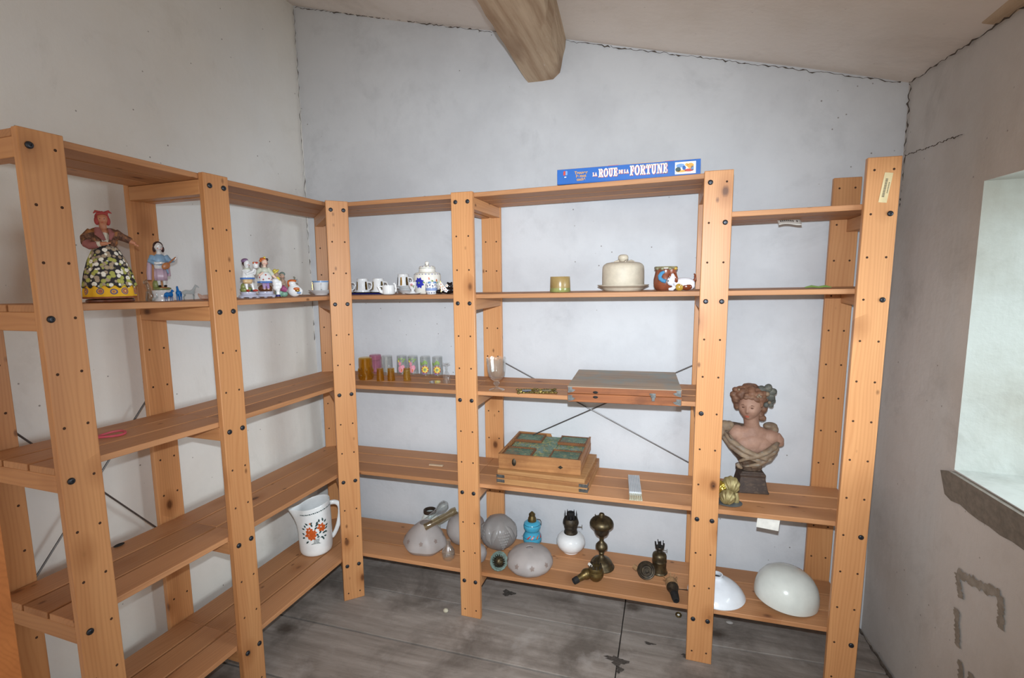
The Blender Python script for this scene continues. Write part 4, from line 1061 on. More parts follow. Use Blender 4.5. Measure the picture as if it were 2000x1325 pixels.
# bits on the floor, paper tags
s = Sh(); s.ell((0, 0, .009), (.012, .010, .009), pbr('chalk_lump', (196, 188, 166), .8), 12); tag(s.build('pebble', None, V((-.115, .0, .001))), 'small pale lump on the floor beside the foot of the middle post', 'pebble')
s = Sh(); s.ell((0, 0, .005), (.014, .009, .005), pbr('chalk_scrap', (178, 172, 166), .8), 12); tag(s.build('pebble', None, V((1.026, .256, .001))), 'whitish scrap on the floor under the opal dome shelf', 'pebble')
s = Sh(); s.lathe([(.0085, .001), (.012, .003), (.013, .007), (.011, .011), (.007, .009), (.007, .003), (.0085, .001)], BRASS_L, 24); s.ell((0, 0, .005), (.0065, .0065, .004), CREAM, 12)
tag(s.build('brass_ring', None, V((.829, .248, .0005)), rot=(12, 0, 0)), 'tiny brass ring with a pale middle on the floor before the thick post', 'ring')
# printed label hanging from the upper right shelf, plain tag under the bust shelf
zb = .168 + 11*H + BHt + .0045
s = Sh(); prof = [(0, .0), (.012, -.004), (.024, -.006), (.036, -.012)]
n = 8
def curl(u, v): return V((-.036 + u*.072, .0 - v*.034, -.0005 - .020*v**1.6 + .0035*math.sin(u*5)*v))
vs_ = [curl(i/n, j/n) for j in range(n+1) for i in range(n+1)]
s.faces(vs_, [(j*(n+1)+i, j*(n+1)+i+1, (j+1)*(n+1)+i+1, (j+1)*(n+1)+i) for j in range(n) for i in range(n)], WPAPER)
for k in range(9):
    if k == 7: continue
    a, b = .10 + k*.088, .10 + k*.088 + .05
    s.faces([curl(a, .35) + V((0, -.0012, .0002)), curl(b, .35) + V((0, -.0012, .0002)), curl(b, .62) + V((0, -.0012, .0002)), curl(a, .62) + V((0, -.0012, .0002))], [(0, 1, 2, 3)], INK)
tag(s.build('paper_label', unit if 0 else None, V((1.160, .205, zb)), solid=.0006), 'curled printed paper label stuck under the upper right shelf board', 'label')
zb = .168 + 3*H + BHt + .004
s = Sh(); s.box((0, 0, -.021), (.070, .0008, .040), WPAPER, M.Rotation(R(5), 3, 'Y')); tag(s.build('paper_tag', None, V((1.107, .026, zb))), 'blank white paper tag hanging from the shelf edge below the bust', 'tag')
s = Sh(); s.tube([(0, 0, .002), (.02, .004, .006), (.04, -.003, .003), (.062, .004, .006), (.080, 0, .002)], [.002, .004, .003, .004, .001], LGREEN, 8)
tag(s.build('leaf_sprig', None, V((1.208, .140, ztop(1.2, .14, 3)))), 'thin green sprig lying on the empty right end of the figurine shelf', 'sprig')
# upright board at the lower left edge
s = Sh(); s.box((0, 0, .62), (.030, .10, 1.24), pine('reddish_board', (196, 122, 66), (150, 84, 40)))
tag(s.build('upright_board', None, V((-.405, -1.306, .0)), bevel=.002), 'reddish wooden board standing upright at the lower left edge, nearest the viewer', 'board')

# ---------------------------------------------------------------- china on the figurine shelf
def onL3(x, y, r=0): return on(3, x, y, r)
SET = 'white and blue coffee china'
def cup(s, r0, r1, h, m, seg=32, rim=None):
    s.lathe([(0, .001), (r0*.8, 0), (r0, .003), (r0*.6+r1*.4, h*.4), (r1, h-.0015), (r1, h), (r1-.002, h), (r0*.6+r1*.4-.002, h*.4), (r0-.003, .006), (0, .006)], m, seg)
    if rim: s.lathe([(r1+.0006, h-.007), (r1+.0008, h-.001)], rim, seg)
def loop(s, x, z0, z1, out, m, r=.003, sgn=1):
    s.tube([(sgn*x, 0, z1), (sgn*(x+out*.7), 0, z1+.002), (sgn*(x+out), 0, (z0+z1)/2+.006), (sgn*(x+out*.8), 0, (z0+z1)/2-.006), (sgn*(x-.001), 0, z0)], r, m, 10)
# cup on a saucer, left of the corner post
p = V((-.765, .150, ztop(-.765, .15, 3)))
sau = thing('saucer', 'white porcelain saucer under the blue-rimmed cup left of the corner post', 'saucer', p, 0, None)
s = Sh(); s.lathe([(0, .002), (.028, .0), (.030, .004), (.044, .012), (.054, .021), (.0555, .0225), (.053, .0225), (.042, .015), (.028, .008), (0, .007)], PORC, 44); s.build('plate', sau)
c = thing('cup', 'white cup with a blue rim standing on the saucer left of the corner post', 'cup', p + V((0, 0, .0085)), face_cam(p))
s = Sh(); cup(s, .027, .0355, .056, PORC, 36, LBLUE); s.build('bowl', c)
s = Sh(); s.tube([(.002, -.030, .016), (.002, -.043, .020), (.002, -.046, .034), (.002, -.036, .044)], .0034, PORC, 10); s.tube([(-.036, .01, .015), (-.0365, .01, .05)], .0012, GOLD, 6); s.build('handle', c)
# inverted black and gold striped mugs
def mug(x, y, z, label, lift=0, rz=None, group='striped mugs turned upside down'):
    p = V((x, y, z))
    t = thing('mug', label, 'mug', p, face_cam(p) if rz is None else rz, group)
    s = Sh(); s.lathe([(.0305, .0005), (.0315, .003), (.029, .012), (.0265, .035), (.0255, .052), (.0235, .056), (.0245, .062), (.022, .064), (0, .063)], PORC, 36)
    s.lathe([(.0285, .0005), (.0305, .0005)], PORC, 36); s.build('bowl', t)
    s = Sh(); rf = interp([(.029, .012), (.0265, .035), (.0255, .052)])
    for a, m in ((-2.75, BLACK), (-1.05, BLACK), (-1.95, GOLD) if lift else (-2.6, GOLD), (-.95, GOLD), (-.2, BLACK)):
        decal(s, rf, a, .030, [(-.004, -.017), (.004, -.017), (.0044, 0), (.003, .018), (0, .021), (-.003, .018), (-.0044, 0)], m, .0006)
    s.build('painted_stripes', t)
    s = Sh(); s.tube([(.022, -.010, .048), (.036, -.018, .046), (.041, -.021, .034), (.037, -.019, .020), (.026, -.013, .012)], .0032, PORC, 10); s.build('handle', t)
ty = .185
p = V((-.575, ty, ztop(-.57, ty, 3)))
tr = thing('tray', 'long dark blue tray with a shiny rim under the striped mugs', 'tray', p, 0)
s = Sh(); s.box((.0, 0, .004), (.270, .082, .006), NAVY); s.build('plate', tr, bevel=.002)
s = Sh(); s.tube([(-.134, -.040, .008), (.134, -.040, .008), (.134, .040, .008), (-.134, .040, .008), (-.134, -.040, .008)], .003, BLACK, 8); s.build('rim', tr)
mz = p.z + .0072
mug(-.655, ty, mz, 'white upside down mug with dark stripes, half hidden behind the corner post')
mug(-.566, ty, mz, 'white upside down mug with dark stripes just right of the corner post')
mug(-.484, ty, mz, 'white upside down mug with dark stripes at the right end of the tray')
# stack of saucers with a tall mug behind
sx, sy = -.355, .215
z = ztop(sx, sy, 3)
for k, lb in enumerate(('lowest of the small stacked white saucers behind the creamer', 'middle one of the small stacked white saucers behind the creamer', 'topmost of the small stacked white saucers behind the creamer')):
    s = Sh(); s.lathe([(0, .002), (.026, 0), (.028, .003), (.040, .011), (.0475, .0155), (.0480, .017), (.045, .017), (.038, .0125), (.027, .006), (0, .005)], PORC, 40); s.lathe([(.0482, .0158), (.0484, .0172)], GREY, 40)
    tag(s.build('saucer', None, V((sx, sy, z + k*.0088))), lb, 'saucer', 'small stacked saucers')
pz = z + 2*.0088 + .0062
mug(sx-.022, sy+.005, pz, 'white upside down mug with a gold stripe standing high on the saucer stack', 1)
# creamer
p = V((-.385, .105, ztop(-.38, .1, 3)))
t = thing('sugar_bowl', 'small plain white porcelain sugar bowl with two handles in front of the saucers', 'sugar bowl', p, face_cam(p))
s = Sh(); s.lathe([(0, .001), (.022, 0), (.026, .003), (.0275, .012), (.026, .024), (.027, .038), (.0275, .0395), (.025, .0395), (.024, .024), (.0255, .012), (.02, .006), (0, .005)], PORC, 40); s.build('bowl', t)
s = Sh(); s.tube([(-.024, 0, .010), (-.034, 0, .014), (-.039, 0, .026), (-.045, 0, .036), (-.043, 0, .040)], [.008, .0075, .005, .004, .003], PORC, 12); s.tube([(-.026, 0, .034), (-.036, 0, .036), (-.040, 0, .030)], .003, PORC, 10); s.build('handle', t)
s = Sh(); s.tube([(.025, 0, .012), (.030, 0, .014), (.031, 0, .026), (.028, 0, .042), (.024, 0, .048), (.020, 0, .044)], [.005, .0045, .004, .0045, .004, .003], PORC, 12); s.build('handle', t)
# footed egg cup with roses on a white dish
p = V((-.278, .120, ztop(-.278, .12, 3)))
s = Sh(); s.lathe([(0, .001), (.024, .0), (.034, .004), (.035, .006), (.024, .0045), (0, .004)], PORC, 36)
tag(s.build('saucer', None, p), 'thin flat white dish under the rose painted egg cup', 'saucer')
p = p + V((.0, 0, .0048))
t = thing('egg_cup', 'white footed egg cup painted with a pink rose left of the big canister', 'egg cup', p, face_cam(p))
EP = [(.011, .0), (.012, .003), (.0065, .009), (.0065, .013), (.011, .019), (.0155, .030), (.0180, .046)]
s = Sh(); s.lathe([(0, .001)] + EP + [(.0165, .046), (.014, .03), (.009, .020), (0, .017)], PORC, 32); s.build('bowl', t)
s = Sh(); ef = interp(EP)
for q in range(5): decal(s, ef, FRONT-.25, .034, leaf(0, 0, q*1.257, .0075, .0065), PINK)
for an in (.2, -.9, 2.4): decal(s, ef, FRONT-.25, .031, leaf(.004, -.002, an, .010, .004), LGREEN, .0009)
s.build('painted_rose', t)
# canister with a lid and blue flower
p = onL3(-.222, .150, .055)
t = thing('canister', 'big lidded white porcelain canister with a dark blue flower on the figurine shelf', 'canister', p, face_cam(p))
CP = [(.053, 0), (.056, .004), (.0575, .02), (.0585, .05), (.0590, .075), (.0575, .084), (.052, .090), (.040, .093)]
s = Sh(); s.lathe([(0, .001)] + CP + [(.036, .093), (.034, .09)], CREAM, 52); s.build('body', t)
s = Sh(); s.lathe([(.0335, .090), (.0355, .094), (.0355, .110), (.0340, .116), (.030, .119), (.010, .122), (.0055, .123), (.0060, .127), (.0085, .131), (.0085, .136), (.0055, .139), (0, .140)], CREAM, 44); s.build('lid', t)
s = Sh(); cf_ = interp(CP); lf = interp([(.0355, .094), (.0355, .110), (.0340, .116), (.030, .119)])
for k in range(8): decal(s, cf_, FRONT-.66, .047, leaf(.002*math.cos(k*PI/4+.4), .002*math.sin(k*PI/4+.4), k*PI/4 + .4, .0235, .0150), BLUE, .0006)
decal(s, cf_, FRONT-.66, .047, disc(0, 0, .0045, 10), LGREEN, .0014)
for u, v, an, l, m in ((.018, .052, -.6, .012, LGREEN), (.046, .058, 1.7, .014, ORANGE), (.040, .060, .2, .009, PINK), (.055, .058, -.5, .013, LGREEN), (.050, .064, .9, .008, WHITEP), (.08, .050, 1.4, .014, ORANGE), (.084, .042, 1.2, .012, LGREEN)): decal(s, cf_, FRONT-.66, v, leaf(u, 0, an, l, l*.55), m, .0008)
for k in range(26):
    decal(s, cf_, 2*PI*k/26, .0835, leaf(-.004, 0, 0, .008, .003), BLUE if k % 2 else DGREEN, .0008)
    if 0: decal(s, lf, 2*PI*k/26, .1165, leaf(-.003, 0, 0, .006, .003), BLUE if k % 4 == 1 else DGREEN, .0010)
s.build('painted_flowers', t)
s = Sh(); lidr = [(lf(z)+.0010, z) for z in (.1145, .1165, .1185)]
for k in range(26):
    if k % 2: decal(s, lf, 2*PI*k/26, .1165, leaf(-.003, 0, 0, .006, .003), BLUE if k % 4 == 1 else DGREEN, .0010)
s.lathe([(lf(.109)+.0006, .109), (lf(.1102)+.0006, .1102)], DGREEN, 40); s.build('lid_pattern', t)
# small delft pot and black cat in front of the canister
p = onL3(-.158, .056, .024)
t = thing('small_pot', 'small round pot in blue and white pattern before the canister', 'pot', p, face_cam(p))
DP2 = [(.018, 0), (.0225, .006), (.0245, .018), (.0245, .032), (.0225, .040), (.0235, .044)]
s = Sh(); s.lathe([(0, .001)] + DP2 + [(.021, .044), (.0215, .04), (0, .038)], PORC, 36); s.build('body', t)
s = Sh(); pf = interp(DP2)
s.lathe([(.0226, .010), (.0249, .018), (.0250, .026)], pbr('washed_blue', (140, 160, 206), .25), 36)
for k in range(14):
    decal(s, pf, 2*PI*k/14, .036, leaf(-.004, 0, .5*(-1)**k, .008, .005), NAVY, .0012); decal(s, pf, 2*PI*(k+.5)/14, .006, disc(0, 0, .0022, 8), NAVY, .0009); decal(s, pf, 2*PI*k/14, .029, disc(0, 0, .0016, 8), NAVY, .0012)
s.build('painted_pattern', t)
s = Sh()
for k in range(9): s.ell((.015*math.cos(k*.7), .015*math.sin(k*.7), .047), (.007, .007, .005), PORC if k % 2 else LBLUE, 8)
s.build('flower_rim', t)
# ---------------------------------------------------------------- stoneware on the figurine shelf
OLIVE = pbr('olive_glaze', (142, 116, 70), .25, var=.2, scale=18, c2=(166, 142, 94)); GREENGL = pbr('green_glaze_drip', (150, 152, 92), .15, var=.2)
p = onL3(.365, .100, .038)
t = thing('small_pot', 'small straight olive brown glazed pot standing alone on the figurine shelf', 'pot', p)
s = Sh(); s.lathe([(0, .001), (.0385, .0), (.0400, .004), (.0395, .03), (.0385, .0585), (.0375, .060), (.0355, .0585), (.0365, .03), (.036, .006), (0, .006)], OLIVE, 44); s.build('body', t)
s = Sh(); s.lathe([(.0387, .0005), (.0405, .004), (.0403, .010), (.0399, .016)], GREENGL, 44, wob=lambda a, z: 1.001); s.build('glaze_band', t)
STONE = pbr('cream_stoneware', (206, 194, 174), .55, var=.08, scale=40, bump=.15)
p = onL3(.596, .140, .070); p.x += .002
t = thing('cheese_dish', 'round cream stoneware plate under the domed cover', 'cheese dish', p)
s = Sh(); s.lathe([(0, .001), (.070, .0), (.073, .003), (.078, .007), (.079, .010), (.090, .016), (.098, .020), (.0985, .023), (.094, .023), (.084, .018), (.074, .013), (0, .013)], STONE, 56); tag(t); s.build('plate', t)
t = thing('cheese_dome', 'cream stoneware domed cover with a round knob, standing on its plate', 'cheese dome', p + V((0, 0, .0172)))
s = Sh(); s.lathe([(.0790, .0002), (.0800, .002), (.0805, .03), (.0800, .066), (.0785, .076), (.0735, .084), (.064, .090), (.045, .0935), (.018, .0955), (0, .096)], STONE, 56, wob=lambda a, z: 1+.0015*math.sin(z*1400)); s.build('cover', t)
s = Sh(); s.lathe([(.011, .094), (.0135, .098), (.0185, .104), (.0200, .110), (.0185, .117), (.013, .1215), (.006, .1225), (0, .1215)], STONE, 32); s.build('knob', t)
s = Sh()
for q in (0, .9, 1.7, 2.9, 4.1): s.tube([(.020*math.cos(FRONT-.6+q), .020*math.sin(FRONT-.6+q), .0957), (.034*math.cos(FRONT-.5+q), .034*math.sin(FRONT-.5+q), .0965), (.050*math.cos(FRONT-.65+q), .050*math.sin(FRONT-.65+q), .094)], [.002, .005, .002], STONE, 8)
s.build('leaf_relief', t)
# planter with a dog
TERRA = pbr('brown_majolica', (142, 78, 54), .22, var=.2, scale=25, c2=(96, 48, 34)); MAJW = ceramic('white_majolica', (232, 230, 236)); MAJB = pbr('brown_patch', (126, 62, 34), .2); MAJBL = pbr('blue_majolica', (82, 146, 190), .18); MAJG = pbr('mottled_rim', (150, 146, 116), .25, var=.3, scale=70, c2=(96, 78, 48)); MAJY = pbr('ochre_majolica', (190, 150, 60), .2)
p = onL3(.752, .130, .040)
t = thing('planter', 'brown glazed pot with a white and brown toy dog lying against its right side', 'planter', p, face_cam(p))
s = Sh(); s.lathe([(0, .001), (.034, 0), (.040, .008), (.0440, .024), (.0440, .040), (.0400, .058), (.0375, .070), (.0385, .078)], TERRA, 44); s.lathe([(.0385, .078), (.0415, .080), (.0420, .085), (.040, .088), (.0365, .087), (.035, .078), (.036, .06), (0, .055)], MAJG, 44, wob=lambda a, z: 1+.02*math.sin(a*9)); s.build('pot', t)
s = Sh()
for a in (-2.4, -1.9, -1.2, -.6): s.ell((.0405*math.cos(a), .0405*math.sin(a), .080), (.007, .006, .006), MAJY if a > -1 else MAJG, 10)
s.build('rim_flowers', t)
s = Sh(); s.tube([(-.006, -.043, .068), (-.015, -.046, .063), (-.021, -.047, .053), (-.019, -.049, .043), (-.010, -.051, .036), (.001, -.053, .033)], [.005, .0068, .0074, .0075, .0075, .007], MAJBL, 14); s.build('blue_ribbon', t)
s = Sh(); s.ell((.062, -.030, .026), (.040, .024, .021), MAJW, 24); s.ell((.018, -.052, .034), (.014, .013, .017), MAJW, 18); s.ell((.026, -.046, .048), (.013, .012, .015), MAJW, 16); s.ell((.088, -.030, .018), (.014, .018, .016), MAJW, 16); s.tube([(.030, -.046, .012), (.024, -.056, .006), (.010, -.058, .005)], [.008, .007, .005], MAJW, 10)
dog = s.build('dog', t, remesh=.0022)
s = Sh(); s.ell((.034, -.049, .046), (.008, .008, .019), MAJB, 14, rot=M.Rotation(R(-15), 3, 'Y')); s.ell((.014, -.050, .050), (.006, .007, .012), MAJB, 12); s.build('ear', t)
s = Sh(); s.ell((.072, -.043, .013), (.021, .011, .013), MAJB, 14); s.ell((.048, -.048, .012), (.014, .009, .014), MAJY, 14); s.build('coat_patches', t)
s = Sh(); s.tube([(.096, -.026, .030), (.103, -.026, .042), (.102, -.026, .054), (.098, -.026, .060)], [.006, .0045, .0035, .002], MAJB, 10); s.build('tail', t)
s = Sh()
for x in (.052, .058, .064, .070): s.ell((x, -.0555, .022 - abs(x-.060)*.3), (.0016, .0014, .0016), MAJW, 8)
s.ell((.009, -.063, .035), (.0028, .0024, .0022), BLACK, 8); s.ell((.013, -.061, .046), (.0017, .0014, .0019), BLACK, 8); s.build('nose_and_beads', t)
# black cat with white flowers
p = onL3(-.106, .078, .020)
t = thing('cat_ornament', 'black lying cat ornament with white flowers, beside the middle post', 'ornament', p, face_cam(p))
BLK = ceramic('black_glaze', (22, 18, 20))
s = Sh(); s.ell((.010, 0, .015), (.032, .017, .015), BLK, 20); s.ell((-.024, -.004, .010), (.018, .012, .009), BLK, 16); s.ell((.018, .002, .034), (.013, .012, .012), BLK, 16); s.ell((.010, 0, .044), (.0045, .003, .006), BLK, 8); s.ell((.026, 0, .044), (.0045, .003, .006), BLK, 8); s.tube([(.040, 0, .008), (.050, .004, .014), (.048, .004, .026)], [.005, .0045, .003], BLK, 8)
s.build('body', t, remesh=.002)
s = Sh()
for x, z, r in ((-.018, .040, .010), (-.010, .030, .008), (-.004, .022, .009), (.002, .014, .009), (-.012, .018, .007), (.006, .034, .0075), (-.020, .028, .006)):
    for q in range(5): s.ell((x + r*.5*math.cos(q*1.257), -.018 - .002*(q % 2), z + r*.5*math.sin(q*1.257)), (r*.42, .003, r*.42), CREAM if z > .026 else PORC, 8)
    s.ell((x, -.021, z), (.0022, .002, .0022), ORANGE, 8)
s.tube([(-.018, -.014, .008), (-.016, -.014, .030), (-.020, -.012, .052)], .0018, GOLD, 6)
s.build('white_flowers', t)

# ---------------------------------------------------------------- figurines
SKIN = pbr('bisque_skin', (232, 196, 176), .4, var=.04); SKIN_T = pbr('terracotta_skin', (188, 124, 92), .5, var=.08); LIP = paint('lip_red', (186, 70, 60)); HAIRD = paint('dark_hair', (62, 34, 34)); CHEEK = paint('cheek_rose', (226, 150, 132))
def head(s, c, r, m, rz=0, tilt=0, lip=LIP, eye=HAIRD, seg=36):
    """face on local -Y; r = (half width, half depth, half height)"""
    def fn(q):
        x, y, z = q
        f = max(0, -y)
        g = lambda u, v, a, b: math.exp(-((x-u)/a)**2 - ((z-v)/b)**2)*(f > 0)*min(1, f*2)
        k = 1.0
        k += .20*g(0, -.14, .13, .13) + .10*g(0, .05, .09, .20)            # nose
        k -= .10*(g(.36, .10, .20, .13) + g(-.36, .10, .20, .13))            # sockets
        k += .05*(g(.36, .30, .26, .08) + g(-.36, .30, .26, .08))            # brow
        k += .05*(g(.42, -.22, .25, .22) + g(-.42, -.22, .25, .22))          # cheeks
        k += .07*g(0, -.43, .20, .055) + .05*g(0, -.55, .17, .05) - .04*g(0, -.49, .22, .03)   # lips
        k += .10*g(0, -.78, .25, .16)                                        # chin
        jaw = 1 - .26*max(0, -z - .15)**1.2
        return V((x*k*jaw, y*k*(1 - .06*max(0, -z)), z*(1 + .02*k)))
    rot = M.Rotation(R(rz), 3, 'Z') @ M.Rotation(R(tilt), 3, 'X')
    n0 = len(s.bm.faces)
    s.ell(c, r, m, seg, rot=rot, fn=fn)
    if lip: 
        q = rot @ V((0, -1.015*r[1], -.47*r[2])); s.ell(V(c)+q, (.19*r[0], .09*r[1], .055*r[2]), lip, 10, rot=rot)
    if eye:
        for sx in (-1, 1):
            q = rot @ V((sx*.36*r[0], -.835*r[1], .10*r[2])); s.ell(V(c)+q, (.12*r[0], .07*r[1], .055*r[2]), eye, 10, rot=rot)
            q = rot @ V((sx*.37*r[0], -.88*r[1], .30*r[2])); s.ell(V(c)+q, (.18*r[0], .05*r[1], .025*r[2]), eye, 10, rot=rot)
    for sx in (-1, 1):
        q = rot @ V((sx*.97*r[0], .05*r[1], -.02*r[2])); s.ell(V(c)+q, (.10*r[0], .16*r[1], .20*r[2]), m, 10, rot=rot)
def hand(s, c, d, up, sc, m):
    """small open hand: palm, four fingers, thumb"""
    d = V(d).normalized(); u = V(up).normalized(); w_ = d.cross(u).normalized(); c = V(c)
    s.tube([c, c + d*sc*.45], [sc*.20, sc*.26], m, 8, flat=.6)
    for k, l in enumerate((.42, .52, .48, .36)):
        b = c + d*sc*.42 + w_*sc*(k-1.5)*.13
        s.tube([b, b + d*sc*l*.55 - u*sc*.05, b + d*sc*l*.9 - u*sc*.16], [sc*.075, sc*.07, sc*.05], m, 6)
    b = c + d*sc*.12 + w_*sc*.20
    s.tube([b, b + (d*.5 + w_*.7)*sc*.25, b + (d*.9 + w_*.6)*sc*.38], [sc*.085, sc*.075, sc*.05], m, 6)

# provencal doll
p = onL3(-.640, -.880, 0); p = V((-.720, -.800, ztop(-.72, -.80, 3)))
doll = thing('doll', 'Provencal terracotta doll in a floral apron, yellow skirt and red headscarf', 'figurine', p, face_cam(p) + 6)
TERB = pbr('glossy_terracotta_base', (112, 58, 36), .25)
s = Sh(); s.lathe([(0, .001), (.052, 0), (.055, .003), (.054, .008), (.048, .010), (0, .010)], TERB, 44); s.build('base', doll)
def cloth_mat(name, kind):
    t = NT(name); v = t.obj()
    if kind == 'apron':
        vo = t.vor(t.sc(v, (1, 1, 1)), 92, .75); cs = t.n('ShaderNodeSeparateColor', {0: vo.outputs['Color']})
        d = vo.outputs['Distance']
        pet = t.mix(t.math('GREATER_THAN', cs.outputs[0], .62), L((168, 150, 128)), L((238, 234, 222)))
        pet = t.mix(t.math('LESS_THAN', cs.outputs[1], .34), pet, L((170, 172, 88)))
        col = t.mix(t.ramp(d, (.50, 0), (.60, 1)), pet, L((44, 40, 44)))
        col = t.mix(t.ramp(d, (.10, 1), (.16, 0)), col, L((214, 196, 96)))
    elif kind == 'yellow':
        vo = t.vor(v, 36, .15); d = vo.outputs['Distance']
        col = t.mix(t.ramp(d, (.20, 1), (.24, 0), ip='LINEAR'), L((232, 178, 34)), L((168, 96, 84)))
        col = t.mix(t.ramp(d, (.24, 0), (.27, 1), (.32, 1), (.35, 0)), col, L((92, 84, 130)))
        col = t.mix(t.ramp(d, (.07, 1), (.10, 0)), col, L((236, 200, 110)))
    else:
        n = t.noise(v, 160, 4, .65); n2 = t.noise(v, 60, 3)
        col = t.mix(t.ramp(n, (.42, 0), (.6, 1)), L((74, 48, 38)), L((124, 84, 62))); col = t.mix(t.ramp(n2, (.56, 0), (.66, .7)), col, L((168, 110, 60)))
    return t.done(t.bsdf(col, .8))
APRON, YSK, SHAWL = cloth_mat('floral_apron_cloth', 'apron'), cloth_mat('yellow_print_cloth', 'yellow'), cloth_mat('brown_print_shawl', 'shawl')
MAUVE = pbr('mauve_cloth', (150, 92, 88), .8); BLOUSE = pbr('white_blouse', (224, 214, 196), .8); SCARF = pbr('red_scarf', (172, 66, 62), .75, var=.15)
fold = lambda n, k: (lambda a, z: 1 + k*math.sin(a*n)*max(0, min(1, (.155-z)/.12)))
s = Sh(); s.lathe([(.058, .012), (.0595, .016), (.0590, .030), (.0560, .050), (.0500, .080), (.040, .115), (.028, .142), (.020, .152)], YSK, 64, wob=fold(16, .02)); s.lathe([(.058, .0115), (.0598, .0118), (.0600, .0165)], pbr('brown_hem', (150, 82, 44), .7), 64, wob=fold(16, .02)); s.lathe([(0, .150), (.020, .152)], YSK, 64)
s.build('skirt', doll)
s = Sh()
na, nz = 40, 16
def apr(i, j):
    a = FRONT - 1.35 + 2.7*i/na; v = j/nz
    z = .155 - v*(.112 + .004*math.sin(i*1.1)); r = interp([(.0600, .030), (.0575, .045), (.0515, .080), (.0415, .115), (.0295, .142), (.0215, .155)])(z) + .0022
    r *= 1 + .03*math.sin(a*16)*v + .05*v*max(0, abs(i/na-.5)-.4)*10
    return V((r*math.cos(a), r*math.sin(a), z))
s.faces([apr(i, j) for j in range(nz+1) for i in range(na+1)], [(j*(na+1)+i, j*(na+1)+i+1, (j+1)*(na+1)+i+1, (j+1)*(na+1)+i) for j in range(nz) for i in range(na)], APRON)
s.build('apron', doll, solid=.0012, smooth=180)
# body: torso, neck, arms and head are one terracotta surface; clothes lie over it
s = Sh()
s.ell((0, 0, .170), (.022, .017, .032), SKIN_T, 20); s.tube([(0, 0, .190), (0, -.001, .206), (0, -.002, .218)], [.011, .0085, .010], SKIN_T, 14); s.ell((0, 0, .190), (.027, .016, .012), SKIN_T, 18)
s.tube([(-.026, 0, .190), (-.040, -.004, .170), (-.038, -.016, .156), (-.010, -.030, .158), (.002, -.031, .160)], [.010, .009, .0075, .006, .005], SKIN_T, 12)
s.tube([(.026, 0, .190), (.038, -.004, .178), (.056, -.014, .168), (.066, -.018, .162)], [.010, .009, .007, .005], SKIN_T, 12)
head(s, (0, -.004, .226), (.0125, .0125, .0165), SKIN_T, rz=-8, tilt=6, lip=None, eye=None, seg=30)
hand(s, (.000, -.031, .160), (1, -.1, .15), (0, -1, .3), .013, SKIN_T); hand(s, (.065, -.018, .162), (.75, -.2, -.62), (.3, -.9, .2), .014, SKIN_T)
s.build('body', doll, remesh=.0012)
s = Sh()
rot = M.Rotation(R(-8), 3, 'Z') @ M.Rotation(R(6), 3, 'X')
for sx in (-1, 1): s.ell(V((0, -.004, .226)) + rot @ V((sx*.0045, -.0108, .0018)), (.0016, .0008, .0010), HAIRD, 8)
s.ell(V((0, -.004, .226)) + rot @ V((0, -.0128, -.0078)), (.0026, .0009, .0009), LIP, 8); s.build('painted_face', doll)
s = Sh(); s.ell((0, -.001, .172), (.0205, .0185, .030), BLOUSE, 20); s.tube([(-.021, -.027, .157), (-.012, -.031, .158)], [.0078, .0070], BLOUSE, 12); s.build('blouse', doll)
s = Sh()
s.ell((-.013, .002, .184), (.022, .0185, .020), SHAWL, 18); s.ell((.014, .002, .184), (.022, .0185, .020), SHAWL, 18); s.ell((0, .008, .168), (.026, .014, .028), SHAWL, 18)
s.tube([(-.024, 0, .192), (-.040, -.003, .174), (-.041, -.014, .158)], [.013, .0125, .011], SHAWL, 12); s.tube([(.024, 0, .192), (.038, -.004, .180), (.058, -.014, .169)], [.012, .011, .009], SHAWL, 12); s.ell((-.018, -.010, .166), (.014, .013, .018), SHAWL, 14); s.ell((.016, -.012, .164), (.012, .012, .014), SHAWL, 14)
s.build('shawl', doll, remesh=.0018)
s = Sh(); s.tube([(-.040, -.014, .160), (-.034, -.022, .153), (-.018, -.029, .156)], [.0118, .0105, .0085], MAUVE, 12); s.tube([(-.014, -.012, .202), (-.013, -.023, .186), (-.002, -.027, .168)], [.006, .010, .004], MAUVE, 12, flat=.5); s.tube([(.012, -.012, .200), (.016, -.021, .188), (.010, -.024, .170)], [.004, .007, .003], MAUVE, 12, flat=.5); s.build('sleeve_and_collar', doll)
s = Sh(); s.ell((0, .003, .231), (.0160, .0150, .0165), SCARF, 20); s.ell((-.012, -.003, .222), (.006, .009, .012), SCARF, 12); s.ell((.012, -.001, .222), (.006, .009, .012), SCARF, 12)
s.tube([(-.012, -.010, .239), (0, -.014, .243), (.012, -.010, .240)], [.003, .0045, .003], SCARF, 10); s.tube([(.004, -.012, .244), (.014, -.012, .247), (.021, -.008, .243)], [.002, .004, .001], SCARF, 8); s.tube([(-.003, -.012, .245), (-.014, -.010, .246), (-.018, -.006, .241)], [.002, .0035, .001], SCARF, 8)
s.build('headscarf', doll)

